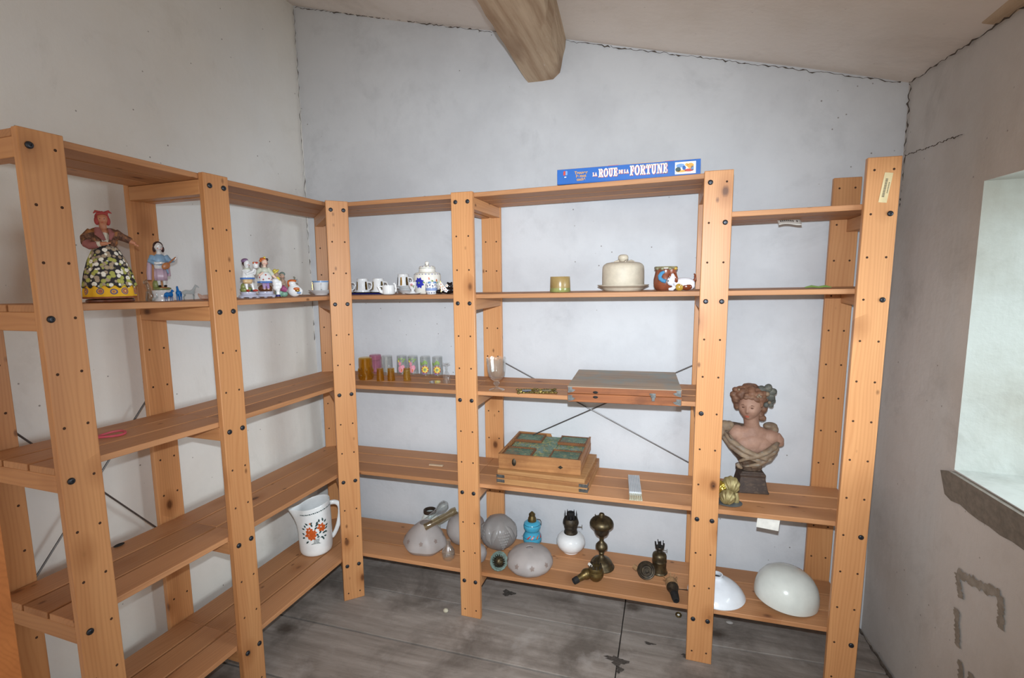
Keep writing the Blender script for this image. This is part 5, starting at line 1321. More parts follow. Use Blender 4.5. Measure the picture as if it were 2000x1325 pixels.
def base_block(par, m, w0, h, n=4, rot45=True):
    s = Sh(); s.lathe([(0, .0005), (w0, 0), (w0*1.02, h*.2), (w0*.90, h*.35), (w0*.86, h*.6), (w0*.95, h*.72), (w0*.95, h*.95), (w0*.85, h), (0, h)], m, 32, sy=.78); return s.build('base', par)
def face_paint(par, c, r, rz, tilt, eye=HAIRD):
    s = Sh(); rot = M.Rotation(R(rz), 3, 'Z') @ M.Rotation(R(tilt), 3, 'X')
    for sx in (-1, 1):
        s.ell(V(c) + rot @ V((sx*.36*r[0], -.86*r[1], .10*r[2])), (.13*r[0], .07*r[1], .07*r[2]), eye, 8); s.ell(V(c) + rot @ V((sx*.5*r[0], -.80*r[1], -.25*r[2])), (.22*r[0], .10*r[1], .16*r[2]), CHEEK, 8)
    s.ell(V(c) + rot @ V((0, -1.01*r[1], -.47*r[2])), (.2*r[0], .08*r[1], .06*r[2]), LIP, 8)
    s.build('painted_face', par)
# boy in a blue coat reading from a sheet
p = V((-.800, -.585, ztop(-.8, -.585, 3)))
boy = thing('figurine', 'porcelain boy in a blue jacket and pink cape holding an instrument, behind the glass animals', 'figurine', p, face_cam(p) + 10, 'porcelain figurines')
SKYB = pbr('sky_blue_glaze', (140, 176, 208), .35, var=.06); LILAC = pbr('lilac_glaze', (206, 180, 200), .35, var=.05); WOODY = paint('ochre_paint', (196, 128, 80)); MOSS = paint('moss_paint', (140, 146, 84))
base_block(boy, PORC, .030, .036)
s = Sh(); s.ell((0, 0, .040), (.026, .018, .006), MOSS, 14); s.ell((-.015, .004, .052), (.009, .008, .018), MOSS, 12); s.ell((.002, -.008, .042), (.014, .010, .004), WOODY, 12); s.build('ground', boy)
s = Sh(); s.tube([(-.006, 0, .046), (-.007, 0, .066), (-.008, 0, .090)], [.0040, .0055, .0085], PORC, 12); s.tube([(.008, -.002, .046), (.008, -.001, .066), (.007, 0, .090)], [.0040, .0055, .0085], PORC, 12); s.ell((0, 0, .118), (.017, .012, .030), PORC, 18); s.tube([(0, 0, .14), (0, -.001, .160)], [.009, .006], PORC, 12)
s.tube([(-.016, 0, .142), (-.025, -.006, .126), (-.012, -.018, .120), (.004, -.022, .122)], [.007, .0065, .005, .004], PORC, 10); s.tube([(.016, 0, .142), (.028, -.008, .126), (.040, -.016, .134), (.044, -.018, .140)], [.007, .006, .005, .004], PORC, 10)
head(s, (0, -.003, .172), (.0115, .0115, .0150), PORC, rz=14, tilt=4, lip=None, eye=None, seg=28); hand(s, (.043, -.018, .139), (.4, -.3, .85), (0, -1, 0), .010, PORC); hand(s, (.003, -.022, .122), (1, -.1, 0), (0, -1, 0), .010, PORC)
s.build('body', boy, remesh=.0012); face_paint(boy, (0, -.003, .172), (.0115, .0115, .0150), 14, 4)
s = Sh(); s.ell((0, -.001, .130), (.0195, .0145, .022), SKYB, 18); s.lathe([(.020, .096), (.0185, .106), (.0175, .120)], SKYB, 24, sy=.75, wob=lambda a, z: 1+.05*math.sin(a*7)); s.tube([(-.017, 0, .144), (-.026, -.006, .127), (-.016, -.016, .121)], [.0085, .008, .0065], SKYB, 10); s.tube([(.017, 0, .144), (.028, -.008, .127), (.037, -.014, .131)], [.0085, .0075, .0062], SKYB, 10); s.tube([(.012, -.014, .112), (.016, -.016, .098), (.018, -.015, .088)], .003, SKYB, 8); s.build('jacket', boy, remesh=.0014)
s = Sh(); s.lathe([(.0175, .066), (.0180, .080), (.0165, .104)], LILAC, 28, sy=.8, wob=lambda a, z: 1+.07*math.sin(a*8)); s.build('breeches', boy, solid=.002)
s = Sh(); s.tube([(-.018, .008, .146), (-.026, .010, .120), (-.029, .010, .090), (-.030, .008, .068)], [.008, .011, .012, .010], LILAC, 12, flat=.6); s.tube([(.016, .012, .146), (.022, .012, .115), (.024, .010, .080)], [.007, .010, .009], LILAC, 12, flat=.6); s.tube([(0, .013, .148), (0, .015, .11), (0, .014, .072)], [.014, .020, .020], LILAC, 12, flat=.5); s.build('cape', boy)
s = Sh(); s.ell((0, .002, .176), (.0140, .0135, .0150), HAIRD, 18, rot=M.Rotation(R(14), 3, 'Z')); s.ell((-.011, .001, .166), (.005, .007, .010), HAIRD, 10); s.ell((.012, .003, .166), (.005, .007, .010), HAIRD, 10); s.build('hair', boy)
s = Sh(); s.ell((.012, -.023, .112), (.013, .004, .010), WOODY, 16, rot=M.Rotation(R(-38), 3, 'Y')); s.tube([(.018, -.024, .118), (.030, -.024, .130), (.040, -.024, .140)], [.006, .005, .0035], WOODY, 10, flat=.5); s.build('instrument', boy)
s = Sh(); s.ell((-.006, -.006, .0485), (.005, .008, .0035), BLACK, 10); s.ell((.009, -.008, .0485), (.005, .008, .0035), BLACK, 10); s.build('shoes', boy)

# glass animals
def glass_solid(name, c):
    return glass(name, c, .03, 1.3)
GCL, GBL = glass('animal_glass', (232, 238, 240), .04, 1.5), NT('blue_glass')
_t = GBL; _b = _t.bsdf(L((26, 118, 190)), .08, 0, .6); _tp = _t.n('ShaderNodeBsdfTransparent', {0: L((60, 160, 220))}); GBL = _t.done(_t.n('ShaderNodeMixShader', {0: _t.math('MULTIPLY_ADD', _t.noise(_t.obj(.3), 60, 2), .4, .15), 1: _b.outputs[0], 2: _tp.outputs[0]}))
def quadruped(name, label, x, y, rz, m, h, neck=1.0, head_up=.9, bulk=1.0, cat='glass animal'):
    """h: height to the poll; nose on local +X"""
    p = V((x, y, ztop(x, y, 3)))
    s = Sh(); k = h
    s.tube([(-.36*k, 0, .52*k), (-.18*k, 0, .56*k), (.06*k, 0, .53*k), (.24*k, 0, .56*k), (.32*k, 0, .60*k)], [.10*k*bulk, .15*k*bulk, .135*k*bulk, .165*k*bulk, .11*k], m, 14)
    s.tube([(.24*k, 0, .60*k), (.33*k, 0, .60*k + .16*k*neck), (.40*k, 0, .60*k + .30*k*neck)], [.12*k, .085*k, .07*k], m, 12)
    s.tube([(.37*k, 0, .62*k+.30*k*neck), (.48*k, 0, .60*k+.28*k*neck), (.60*k, 0, .55*k+.22*k*neck)], [.075*k, .062*k, .035*k], m, 12)
    for sy in (-1, 1):
        s.tube([(.37*k, sy*.03*k, .66*k+.30*k*neck), (.36*k, sy*.045*k, .76*k+.30*k*neck)], [.025*k, .006*k], m, 8)
        s.tube([(.24*k, sy*.075*k, .50*k), (.26*k, sy*.08*k, .27*k), (.245*k, sy*.08*k, .04*k), (.28*k, sy*.08*k, .0)], [.065*k, .042*k, .032*k, .034*k], m, 8)
        s.tube([(-.27*k, sy*.075*k, .50*k), (-.24*k, sy*.08*k, .33*k), (-.32*k, sy*.08*k, .22*k), (-.29*k, sy*.08*k, .03*k), (-.255*k, sy*.08*k, .0)], [.085*k, .055*k, .040*k, .032*k, .034*k], m, 8)
    s.tube([(-.40*k, 0, .56*k), (-.50*k, 0, .42*k), (-.50*k, 0, .22*k)], [.035*k, .045*k, .015*k], m, 8)
    return tag(s.build(name, None, p + V((0, 0, .03*k)), rot=(0, 0, rz), remesh=max(.0012, .022*k)), label, cat, 'glass animals')
quadruped('glass_poodle', 'small blue glass animal standing nearest to the porcelain boy', -.690, -.652, -70+170, GBL, .036, .9, bulk=1.35)
quadruped('glass_pony', 'upright blue glass animal facing the room, between the other blue one and the clear horse', -.690, -.618, -50, GBL, .044, 1.15)
quadruped('glass_horse', 'clear glass horse standing right of the blue glass animals', -.700, -.575, 62, GCL, .049, 1.15)
p = V((-.700, -.706, ztop(-.70, -.70, 3)))
s = Sh(); s.tube([(0, 0, .002), (.004, 0, .020), (.002, 0, .040), (-.002, 0, .052)], [.010, .0085, .006, .005], GCL, 12); s.ell((-.004, -.004, .057), (.0065, .007, .0065), GCL, 12); s.tube([(-.004, -.009, .056), (-.005, -.016, .053)], [.004, .0022], GCL, 8)
for sy in (-1, 1): s.tube([(-.003, sy*.004, .061), (-.002, sy*.005, .068)], [.0022, .0006], GCL, 6); s.tube([(0, sy*.006-.006, .030), (-.001, sy*.006-.010, .014), (0, sy*.007-.011, .001)], [.0035, .003, .0028], GCL, 8)
s.ell((.007, 0, .007), (.010, .010, .007), GCL, 10); s.tube([(.012, .004, .006), (.018, .010, .012), (.016, .012, .028)], [.0035, .003, .001], GCL, 8)
tag(s.build('glass_dog', None, p, rot=(0, 0, 35), remesh=.0014), 'clear glass sitting animal in front of the porcelain boy', 'glass animal', 'glass animals')
PKG = glass('pinkish_glass', (246, 224, 212), .05, 1.3)
p = V((-.690, -.524, ztop(-.69, -.524, 3)))
s = Sh(); s.ell((0, 0, .0095), (.018, .012, .0095), PKG, 16); s.tube([(.012, 0, .010), (.017, 0, .022), (.016, 0, .033), (.020, -.003, .034)], [.006, .004, .0045, .002], PKG, 10); s.tube([(-.012, 0, .010), (-.018, 0, .018), (-.022, 0, .024)], [.006, .005, .001], PKG, 8)
tag(s.build('glass_swan', None, p, rot=(0, 0, 62), remesh=.0014), 'low pinkish glass animal with a raised neck beside the second post', 'glass animal', 'glass animals')

# porcelain couple on lavender bases
LAV = ceramic('lavender_base', (196, 196, 214)); PEACH = pbr('peach_glaze', (226, 190, 142), .3); VIOL = pbr('violet_cap', (134, 104, 140), .35); BLUEB = pbr('blue_band', (86, 132, 204), .3); PALEG = pbr('pale_green_glaze', (208, 212, 194), .3)
def footed_base(par):
    s = Sh(); s.lathe([(0, .004), (.034, .004), (.036, .006), (.0345, .011), (.027, .014), (.026, .018), (.0285, .020), (.0285, .023), (.025, .0245), (0, .0245)], LAV, 36, sy=.8)
    for k in range(6): a = 2*PI*k/6 + .3; s.ell((.031*math.cos(a), .025*math.sin(a), .003), (.007, .007, .0035), LAV, 10)
    return s.build('base', par)
p = V((-.745, -.290, ztop(-.745, -.29, 3)))
man = thing('figurine', 'porcelain boy in a violet cap and blue edged tunic on a lavender base', 'figurine', p, face_cam(p) + 28, 'porcelain figurines')
footed_base(man)
s = Sh(); s.ell((-.004, .006, .032), (.024, .016, .012), MOSS, 14); s.ell((-.010, .008, .042), (.014, .010, .016), MOSS, 12); s.ell((.014, -.002, .029), (.014, .010, .005), DGREEN, 12); s.build('ground', man)
s = Sh(); s.tube([(-.008, -.006, .030), (-.008, -.004, .046), (-.009, 0, .064)], [.0042, .0056, .0090], PORC, 12); s.tube([(.014, -.012, .030), (.012, -.009, .048), (.008, 0, .064)], [.0042, .0056, .0090], PORC, 12); s.ell((0, 0, .088), (.018, .013, .026), PORC, 18); s.tube([(0, 0, .106), (-.001, -.001, .120)], [.0085, .006], PORC, 12)
s.tube([(.014, -.002, .104), (.022, -.012, .092), (.020, -.022, .106)], [.0065, .006, .0045], PORC, 10); s.tube([(-.015, 0, .104), (-.008, -.014, .090), (.010, -.022, .100), (.015, -.024, .110)], [.0065, .006, .005, .004], PORC, 10)
head(s, (-.002, -.004, .129), (.0100, .0108, .0135), PORC, rz=40, tilt=8, lip=None, eye=None, seg=28); hand(s, (.020, -.022, .105), (0, -.2, 1), (1, -.3, 0), .009, PORC); s.build('body', man, remesh=.0012); face_paint(man, (-.002, -.004, .129), (.0100, .0108, .0135), 40, 8)
s = Sh(); s.lathe([(.0255, .072), (.0245, .080), (.0215, .092), (.0180, .104), (.010, .112)], PORC, 32, sy=.75, wob=lambda a, z: 1+.04*math.sin(a*9)); s.lathe([(.0258, .0705), (.0262, .072), (.0252, .077)], BLUEB, 32, sy=.75, wob=lambda a, z: 1+.04*math.sin(a*9)); s.ell((0, -.001, .108), (.014, .012, .007), PALEG, 14); s.build('tunic', man, solid=.0015)
s = Sh(); s.lathe([(.0165, .054), (.0185, .062), (.0190, .073)], PEACH, 24, sy=.8, wob=lambda a, z: 1+.06*math.sin(a*4)); s.build('breeches', man, solid=.002)
s = Sh(); s.ell((-.003, .002, .131), (.0118, .0112, .0125), HAIRD, 16); s.build('hair', man)
s = Sh(); s.ell((-.005, .002, .140), (.0125, .0122, .0085), VIOL, 16, rot=M.Rotation(R(-14), 3, 'Y')); s.build('cap', man)
s = Sh(); s.lathe([(.006, 0), (.009, .004), (.010, .012), (.008, .016), (.0085, .020)], PORC, 18, c=(.020, -.026, .112)); 
for q in range(4): s.ell((.020 + .006*math.cos(q*1.57), -.026 + .006*math.sin(q*1.57), .131), (.005, .005, .004), RED if q % 2 else ORANGE, 8)
s.build('flower_basket', man)
s = Sh(); s.ell((-.008, -.011, .0285), (.0055, .010, .0045), RED, 10); s.ell((.018, -.017, .0285), (.010, .006, .004), RED, 10, rot=M.Rotation(R(-20), 3, 'Z')); s.build('shoes', man)
p = V((-.738, -.212, ztop(-.738, -.212, 3)))
wom = thing('figurine', 'porcelain girl in an orange headdress and white flowered dress on a lavender base', 'figurine', p, face_cam(p) + 12, 'porcelain figurines')
footed_base(wom)
s = Sh(); s.ell((0, .006, .036), (.026, .016, .016), BROWN, 14); s.ell((0, -.004, .028), (.024, .014, .005), BROWN, 12); s.build('ground', wom)
s = Sh(); s.tube([(-.006, -.010, .030), (-.006, -.006, .046), (-.007, 0, .062)], [.0042, .0056, .008], SKIN, 12); s.tube([(.008, -.010, .030), (.007, -.006, .046), (.007, 0, .062)], [.0042, .0056, .008], SKIN, 12); s.ell((0, 0, .096), (.014, .011, .022), SKIN, 18); s.tube([(0, 0, .112), (.001, -.002, .126)], [.008, .0055], SKIN, 12)
s.tube([(-.013, 0, .110), (-.026, -.004, .094), (-.022, -.014, .086), (-.010, -.018, .096)], [.006, .0058, .005, .004], SKIN, 10); s.tube([(.013, 0, .110), (.022, -.006, .094), (.032, -.010, .080), (.038, -.012, .074)], [.006, .0055, .005, .004], SKIN, 10)
head(s, (.001, -.004, .136), (.0105, .0110, .0140), SKIN, rz=24, tilt=4, lip=None, eye=None, seg=28); hand(s, (.037, -.012, .075), (.7, -.1, -.7), (0, -1, 0), .010, SKIN); hand(s, (-.012, -.018, .095), (.7, -.2, .6), (0, -1, 0), .009, SKIN); s.build('body', wom, remesh=.0012); face_paint(wom, (.001, -.004, .136), (.0105, .0110, .0140), 24, 4)
s = Sh(); WB_ = lambda a, z: 1+.06*math.sin(a*10)*max(0, min(1, (.10-z)/.04))
s.lathe([(.0265, .058), (.0270, .066), (.0250, .080), (.018, .093), (.013, .099)], PORC, 40, sy=.8, wob=WB_); s.lathe([(.0272, .0565), (.0280, .059), (.0276, .0635)], BLUEB, 40, sy=.8, wob=WB_)
sf = interp([(.0270, .066), (.0250, .080), (.018, .093)])
for a, z in ((-2.0, .070), (-1.2, .073), (-1.6, .088), (-.6, .07), (-2.6, .078)): decal(s, lambda q: sf(q)*.9, a, z, disc(0, 0, .0028, 8), RED, .003)
s.build('dress', wom, solid=.0012)
s = Sh(); s.ell((0, -.001, .105), (.0155, .0125, .014), PALEG, 18); s.tube([(-.013, 0, .112), (-.026, -.004, .097), (-.024, -.011, .089)], [.0078, .0085, .0075], PALEG, 10); s.tube([(.013, 0, .112), (.022, -.006, .096), (.028, -.009, .086)], [.0078, .0078, .0072], PALEG, 10); s.build('bodice', wom)
s = Sh(); s.ell((.001, .002, .139), (.0122, .0115, .0128), HAIRD, 16); s.tube([(-.010, .003, .134), (-.014, .002, .122), (-.013, 0, .114)], [.004, .0035, .002], HAIRD, 8); s.ell((.011, -.004, .146), (.005, .005, .006), HAIRD, 10); s.build('hair', wom)
s = Sh(); s.ell((-.002, -.001, .147), (.0125, .0115, .0070), ORANGE, 16, rot=M.Rotation(R(16), 3, 'Y')); s.ell((-.012, -.002, .142), (.005, .005, .005), ORANGE, 10); s.ell((.003, -.001, .154), (.005, .005, .005), YELL, 10); s.build('headdress', wom)
s = Sh(); s.tube([(-.006, -.010, .034), (-.006, -.0065, .046), (-.0065, -.003, .056)], [.0052, .0062, .0072], pbr('lilac_stocking', (192, 164, 208), .35), 12); s.tube([(.008, -.010, .034), (.0072, -.0065, .046), (.007, -.003, .056)], [.0052, .0062, .0072], pbr('lilac_stocking_dark', (170, 136, 196), .35), 12); s.build('stockings', wom)
# small white figure, couple with yellow hat, rooster jug
p = V((-.655, -.240, ztop(-.655, -.24, 3)))
t = thing('figurine', 'tiny plain white figure on a blue and gold foot before the girl figurine', 'figurine', p, face_cam(p), 'porcelain figurines')
s = Sh(); s.lathe([(0, .0005), (.0115, 0), (.012, .002), (.010, .004), (0, .004)], GOLD, 24); s.lathe([(.0095, .004), (.0085, .010), (.006, .012), (0, .012)], NAVY, 24); s.build('foot', t)
s = Sh(); s.tube([(0, 0, .011), (0, 0, .022), (0, 0, .030)], [.007, .0065, .009], PORC, 14); s.ell((-.003, 0, .038), (.014, .011, .012), PORC, 16); s.ell((-.002, 0, .052), (.0155, .012, .013), PORC, 18); s.ell((-.006, 0, .064), (.013, .011, .010), PORC, 16); s.ell((.010, -.004, .050), (.006, .006, .016), PORC, 12); s.build('body', t, remesh=.0014)
p = V((-.722, -.150, ztop(-.72, -.15, 3)))
t = thing('figurine', 'group of two small figures, one in a big yellow hat, one in a green hood', 'figurine', p, face_cam(p), 'porcelain figurines')
MAG = pbr('magenta_glaze', (166, 84, 126), .3); SEA = pbr('sea_green_glaze', (134, 176, 154), .3); TAN = pbr('tan_glaze', (176, 148, 128), .4)
s = Sh(); s.ell((-.004, .002, .018), (.018, .014, .019), SEA, 16); s.ell((.012, -.004, .012), (.014, .012, .012), SEA, 14); s.build('skirt', t)
s = Sh(); s.ell((-.010, .004, .058), (.012, .010, .024), TAN, 14); s.ell((.010, -.002, .048), (.013, .011, .024), TAN, 14); head(s, (-.012, .001, .088), (.009, .009, .011), TAN, rz=40, lip=None, eye=None, seg=24); head(s, (.008, -.004, .084), (.009, .009, .011), TAN, rz=-10, lip=None, eye=None, seg=24); s.tube([(-.016, .0, .066), (-.008, -.012, .058), (.004, -.014, .060)], [.005, .0045, .003], TAN, 8); s.tube([(.018, -.006, .062), (.016, -.016, .050), (.006, -.018, .052)], [.005, .0045, .003], TAN, 8); s.build('body', t, remesh=.0013)
face_paint(t, (.008, -.004, .084), (.009, .009, .011), -10, 0); 
s = Sh(); s.tube([(-.006, -.008, .040), (.008, -.014, .034), (.020, -.010, .026)], [.010, .013, .009], MAG, 12); s.build('shawl', t)
s = Sh(); s.ell((-.010, -.002, .070), (.0105, .009, .012), YELL, 14); s.build('yellow_collar', t)
s = Sh(); s.ell((-.014, .004, .100), (.0155, .013, .0055), YELL, 18, rot=M.Rotation(R(-38), 3, 'Y')); s.ell((-.017, .005, .104), (.009, .009, .008), YELL, 14); s.build('yellow_hat', t)
s = Sh(); s.ell((.009, .001, .091), (.0112, .0105, .0095), pbr('grey_green_glaze', (112, 130, 124), .35), 14); s.build('hood', t)
p = V((-.680, -.125, ztop(-.68, -.125, 3)))
t = thing('bird_jug', 'small round white bird shaped jug with an orange comb, beside the cup and saucer', 'jug', p, face_cam(p))
s = Sh(); s.ell((.002, 0, .026), (.025, .021, .026), PORC, 24); s.ell((-.005, -.004, .054), (.014, .013, .012), PORC, 18); s.tube([(.018, 0, .030), (.026, 0, .020), (.026, 0, .008)], [.012, .009, .004], PORC, 12); s.build('body', t, remesh=.0016)
s = Sh(); s.ell((-.004, -.004, .064), (.016, .011, .006), ORANGE, 14); s.ell((-.018, -.004, .054), (.005, .007, .013), ORANGE, 12); s.build('comb', t)
s = Sh(); s.ell((.010, -.020, .032), (.012, .004, .006), ORANGE, 12); s.ell((.013, -.021, .025), (.009, .004, .005), GOLD, 12); s.ell((.018, -.019, .016), (.008, .004, .004), LBLUE, 12); s.build('painted_wing', t)
s = Sh(); s.tube([(.004, .002, .066), (.006, .004, .076), (.002, .006, .080)], [.003, .0035, .003], pbr('grey_green_lid', (120, 122, 108), .4), 8); s.tube([(.010, .004, .066), (.014, .006, .070), (.018, .008, .058)], .003, GREY, 8); s.build('lid_knob', t)

# ---------------------------------------------------------------- bust and shells on the fourth shelf
def pat(name, a, b, c_=None, rough=.6):
    t = NT(name); v = t.obj(); n = t.noise(v, 22, 5, .6); m = t.noise(t.sc(v, (1, 1, 2.2)), 55, 4, .6)
    col = t.mix(t.ramp(n, (.38, 0), (.68, 1)), L(a), L(b))
    if c_: col = t.mix(t.ramp(m, (.52, 0), (.68, .8)), col, L(c_))
    return t.done(t.bsdf(col, rough, 0, .3, t.bump(m, .2, .003)))
BSK = pat('bust_skin', (164, 128, 109), (142, 108, 92)); BHAIR = pat('bust_hair', (122, 86, 66), (86, 60, 48), (142, 108, 84)); BDR = pat('bust_drapery', (98, 76, 60), (66, 52, 44), (120, 104, 90)); BPL = pat('bust_plinth', (74, 60, 52), (54, 44, 40), (92, 76, 62)); BFL = pat('bust_flower', (88, 88, 82), (58, 60, 58), (118, 116, 104)); BLIP = pat('bust_lips', (176, 92, 72), (160, 84, 66)); BEYE = pat('bust_eyes', (104, 70, 54), (84, 58, 46)); BDL = pat('bust_drapery_light', (142, 122, 100), (104, 84, 68), (128, 122, 114))
p = V((1.076, .232, ztop(1.07, .23, 9)))
bust = thing('bust', 'painted plaster bust of a young woman with flowers in her hair and draped shoulders', 'bust', p, face_cam(p) + 14)
s = Sh()
rt = M.Rotation(R(0), 3, 'Z')
def ring(sx, sy, z, b=.004): return (sx, sy, z)
rows = [(.056, .050, 0), (.056, .050, .006), (.052, .047, .014), (.044, .040, .056), (.0425, .0385, .060), (.0455, .041, .064), (.0455, .041, .071), (.040, .036, .075), (.038, .034, .080)]
vs_ = [V((sx*w_, sy*d_, z)) for w_, d_, z in rows for sx, sy in ((-1, -1), (1, -1), (1, 1), (-1, 1))]
s.faces(vs_, [(3, 2, 1, 0)] + [(i*4+k, i*4+(k+1) % 4, (i+1)*4+(k+1) % 4, (i+1)*4+k) for i in range(len(rows)-1) for k in range(4)] + [tuple(range((len(rows)-1)*4, len(rows)*4))], BPL)
s.build('plinth', bust, bevel=.002)
# torso, shoulders and neck with the head: one surface
s = Sh()
s.ell((0, .004, .165), (.062, .044, .070), BSK, 32); s.ell((-.052, .008, .214), (.036, .034, .034), BSK, 24); s.ell((.062, .006, .206), (.038, .034, .032), BSK, 24); s.ell((0, .006, .212), (.072, .036, .036), BSK, 32)
s.tube([(.080, .004, .206), (.094, .002, .192), (.098, .004, .178)], [.026, .022, .017], BSK, 18)
s.ell((-.026, -.012, .176), (.040, .030, .040), BSK, 24); s.ell((.032, -.012, .174), (.040, .030, .040), BSK, 24); s.ell((.003, -.014, .186), (.050, .028, .040), BSK, 24)
s.tube([(.002, .008, .222), (-.001, .004, .250), (-.006, -.002, .280), (-.008, -.004, .300)], [.040, .027, .0265, .030], BSK, 28)
HC, HR = V((-.014, -.010, .327)), (.0400, .0440, .0530)
head(s, HC, HR, BSK, rz=-24, tilt=7, lip=None, eye=None, seg=56)
s.build('figure', bust, remesh=.0019)
hrot = M.Rotation(R(-24), 3, 'Z') @ M.Rotation(R(7), 3, 'X')
s = Sh()
for sx in (-1, 1):
    s.ell(HC + hrot @ V((sx*.0146, -.0366, .0055)), (.0052, .0028, .0024), BEYE, 12, rot=hrot); s.tube([HC + hrot @ V((sx*.0075, -.0405, .0150)), HC + hrot @ V((sx*.0150, -.0400, .0180)), HC + hrot @ V((sx*.0225, -.0355, .0150))], [.0008, .0014, .0006], BEYE, 6)
    s.tube([HC + hrot @ V((sx*.0090, -.0385, .0062)), HC + hrot @ V((sx*.0148, -.0395, .0086)), HC + hrot @ V((sx*.0205, -.0362, .0060))], [.0006, .0012, .0006], BEYE, 6)
s.build('eyes', bust)
s = Sh(); s.ell(HC + hrot @ V((0, -.0458, -.0232)), (.0082, .0030, .0018), BLIP, 14, rot=hrot); s.ell(HC + hrot @ V((0, -.0452, -.0270)), (.0068, .0032, .0022), BLIP, 14, rot=hrot); s.build('lips', bust)
rnd = random.Random(11)
s = Sh(); hc = HC + V((.004, .012, .016))
s.ell(hc + V((0, .006, .010)), (.050, .048, .050), BHAIR, 32)
for k in range(22):
    a = PI*1.02 + (k/21)*PI*.98; zz = .026 + .014*math.sin(k*1.7)
    q = hrot @ V((.048*math.cos(a), .036*math.sin(a)*.85, 0)); s.ell(hc + q + V((0, 0, zz)), (.014, .012, .012), BHAIR, 12)
for k in range(46):
    a = rnd.uniform(0, 2*PI); e = rnd.uniform(.15, 1.4)
    q = V((.052*math.cos(a)*math.cos(e), .046*math.sin(a)*math.cos(e), .048*math.sin(e)))
    if (hrot.inverted() @ q).y < -.030 and q.z < .016: continue
    s.ell(hc + q + V((0, .004, .010)), (rnd.uniform(.010, .017), rnd.uniform(.009, .013), rnd.uniform(.008, .012)), BHAIR, 10)
for q, r in (((-.052, -.004, .012), (.016, .018, .022)), ((-.060, -.002, .026), (.014, .014, .012)), ((-.046, .002, -.012), (.013, .016, .022)), ((-.056, -.010, .046), (.012, .012, .010)), ((.044, .006, .000), (.016, .018, .024)), ((.048, .004, -.026), (.015, .015, .020)), ((.040, .010, -.048), (.014, .014, .018)), ((.044, .004, -.064), (.016, .014, .012)), ((.020, .030, -.010), (.030, .024, .034))): s.ell(hc + V(q), r, BHAIR, 16)
for a_, z_ in ((-.034, .030), (-.020, .036), (-.004, .038), (.012, .036), (.026, .030)): s.ell(hc + hrot @ V((a_, -.042 + abs(a_)*.35, z_ - .010)), (.012, .008, .011), BHAIR, 12)
for q, r in (((-.040, -.022, -.006), (.009, .010, .020)), ((.040, -.016, .002), (.009, .010, .020))): s.ell(hc + hrot @ V(q), r, BHAIR, 12)
ho = s.build('hair', bust, remesh=.0022); ho.modifiers['sm'].iterations = 7
s = Sh()
for c, n, r in (((.050, -.018, .036), 6, .036), ((.062, -.008, .002), 5, .024)):
    c = hc + V(c)
    for k in range(n):
        a = 2*PI*k/n + .3; s.ell(c + V((.55*r*math.cos(a), -.003*(k % 2), .55*r*math.sin(a))), (.50*r, .30*r, .40*r), BFL, 14, rot=M.Rotation(-a, 3, 'Y'))
    s.ell(c + V((0, -.010, 0)), (.26*r, .3*r, .26*r), BDL, 12)
s.build('hair_flower', bust)
s = Sh()
for q in ((.018, -.046, .034), (.024, -.045, .028), (.013, -.047, .028), (-.046, -.020, .048)): s.ell(hc + V(q), (.0045, .0045, .0045), BDL, 10)
s.build('hair_berries', bust)
# drapery wound round the body
s = Sh(); na, nz = 72, 22
def dra(i, j):
    a = 2*PI*i/na; v = j/nz
    fr_ = .5 - .5*math.sin(a)           # 1 at the front
    side = math.cos(a)
    ztp = .236 - .078*fr_**2.5 - .030*max(0, side)**1.5 + .020*max(0, -side)
    z = .074 + v*(ztp - .074)
    prof = interp([(.036, .074), (.042, .090), (.040, .108), (.056, .130), (.078, .158), (.094, .190), (.103, .215), (.100, .24)])(z)
    w_ = prof*(1 + .05*math.sin(a*5 + z*60)*(1-.4*v) + .03*math.sin(a*11 - z*40))
    return V((w_*math.cos(a), (.62 + .04*fr_)*w_*math.sin(a) - .006*fr_*v, z))
s.faces([dra(i, j) for j in range(nz+1) for i in range(na)], [(j*na+i, j*na+(i+1) % na, (j+1)*na+(i+1) % na, (j+1)*na+i) for j in range(nz) for i in range(na)], BDR)
s.build('drapery', bust, solid=.004, smooth=180)
s = Sh()
for pts_, r_ in ((((-.100, -.004, .226), (-.078, -.040, .196), (-.040, -.060, .172), (.000, -.066, .156), (.040, -.062, .140)), [.010, .013, .012, .011, .007]), (((-.102, .0, .206), (-.080, -.042, .178), (-.044, -.058, .152), (-.006, -.060, .138), (.028, -.058, .124)), [.010, .012, .011, .009, .006]), (((.088, -.014, .192), (.066, -.046, .184), (.036, -.062, .168), (.004, -.068, .154), (-.030, -.060, .140), (-.052, -.044, .122)), [.008, .012, .012, .011, .009, .006]), (((.086, -.020, .176), (.064, -.048, .164), (.034, -.060, .148), (.000, -.060, .134)), [.008, .012, .010, .006])): s.tube(pts_, r_, BDL, 14, flat=.8)
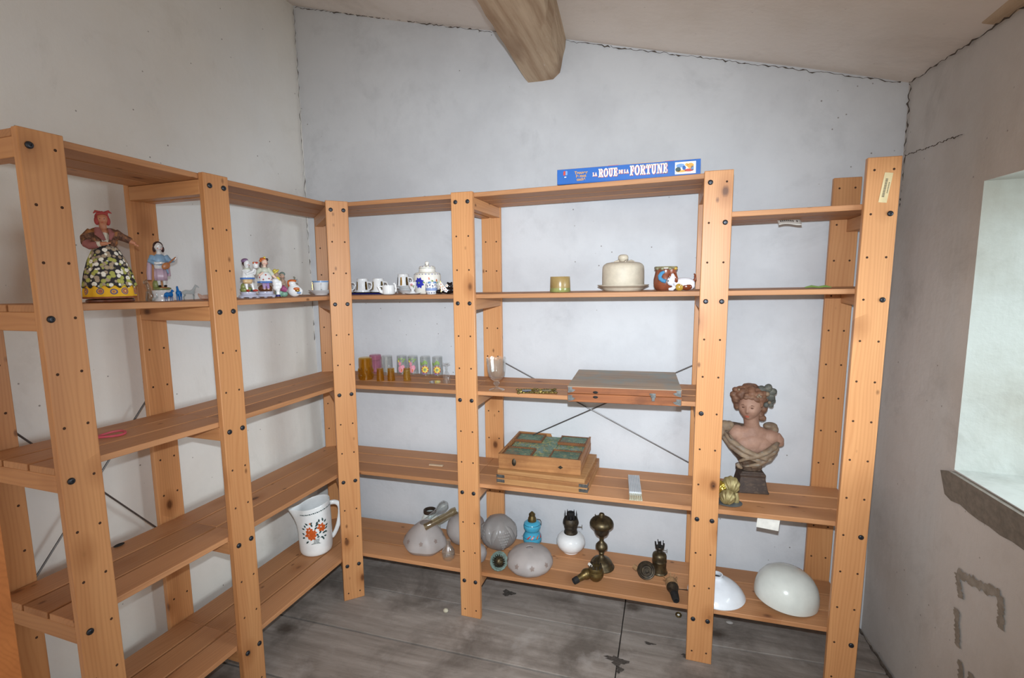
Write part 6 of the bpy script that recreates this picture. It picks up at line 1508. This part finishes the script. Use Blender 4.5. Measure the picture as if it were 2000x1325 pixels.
for pts_, r_ in ((((.080, -.026, .160), (.050, -.054, .140), (.010, -.056, .118), (-.030, -.042, .102)), [.008, .011, .009, .005]), (((.060, -.034, .140), (.030, -.046, .118), (-.008, -.046, .100)), [.007, .009, .005]), (((-.058, -.036, .112), (-.050, -.038, .100), (-.038, -.036, .092)), [.010, .011, .006])): s.tube(pts_, r_, BDR, 14, flat=.8)
s.build('drapery_folds', bust, remesh=.0024)
s = Sh(); s.ell((-.096, .006, .240), (.026, .026, .024), BDL, 18); s.ell((-.110, .004, .220), (.020, .024, .026), BDL, 16); s.ell((-.080, .010, .246), (.018, .022, .016), BDL, 14); s.build('shoulder_puff', bust, remesh=.0026); s = Sh(); s.ell((.066, .012, .248), (.026, .020, .014), BDL, 16); s.ell((.078, .012, .236), (.018, .020, .016), BDL, 14); s.build('shoulder_puff', bust, remesh=.0026)

SHELLM = pbr('brassy_shell', (158, 144, 98), .5, .35, var=.3, scale=60, c2=(120, 104, 66)); SHELLG = pbr('bright_brass_shell', (206, 176, 74), .2, .8, var=.15)
p = V((.984, .075, ztop(.984, .075, 9)))
t = thing('shell_ornament', 'three brass coloured scallop shells on a grey dish beside the bust plinth', 'ornament', p, face_cam(p))
s = Sh(); s.lathe([(0, .001), (.040, 0), (.046, .003), (.047, .006), (.042, .007), (0, .006)], pbr('grey_pewter', (112, 118, 120), .45, .5), 32, sy=.75); s.build('dish', t)
def shell(c, r, m, rz, tilt, par):
    rot = M.Rotation(R(rz), 3, 'Z') @ M.Rotation(R(tilt), 3, 'X')
    def fn(q):
        a = math.atan2(q.x, q.z + 1.15); rib = 1 + .045*math.cos(a*20)
        return V((q.x*rib, q.y*(.72 if q.y < 0 else .62)*rib, q.z*rib))
    s = Sh(); s.ell(c, (r, r, r), m, 96, rot=rot, fn=fn); return s.build('scallop_shell', par)
shell((.006, .022, .062), .031, SHELLM, 10, -15, t); shell((-.004, -.020, .032), .0265, SHELLM, -8, -12, t); shell((-.032, .012, .050), .026, SHELLG, -30, -10, t)
s = Sh(); s.tube([(.026, .006, .006), (.028, .004, .022), (.024, .008, .040)], [.010, .008, .007], SHELLM, 10); s.tube([(-.014, .010, .006), (-.016, .012, .026)], [.009, .008], SHELLM, 10); s.build('stalk', t)
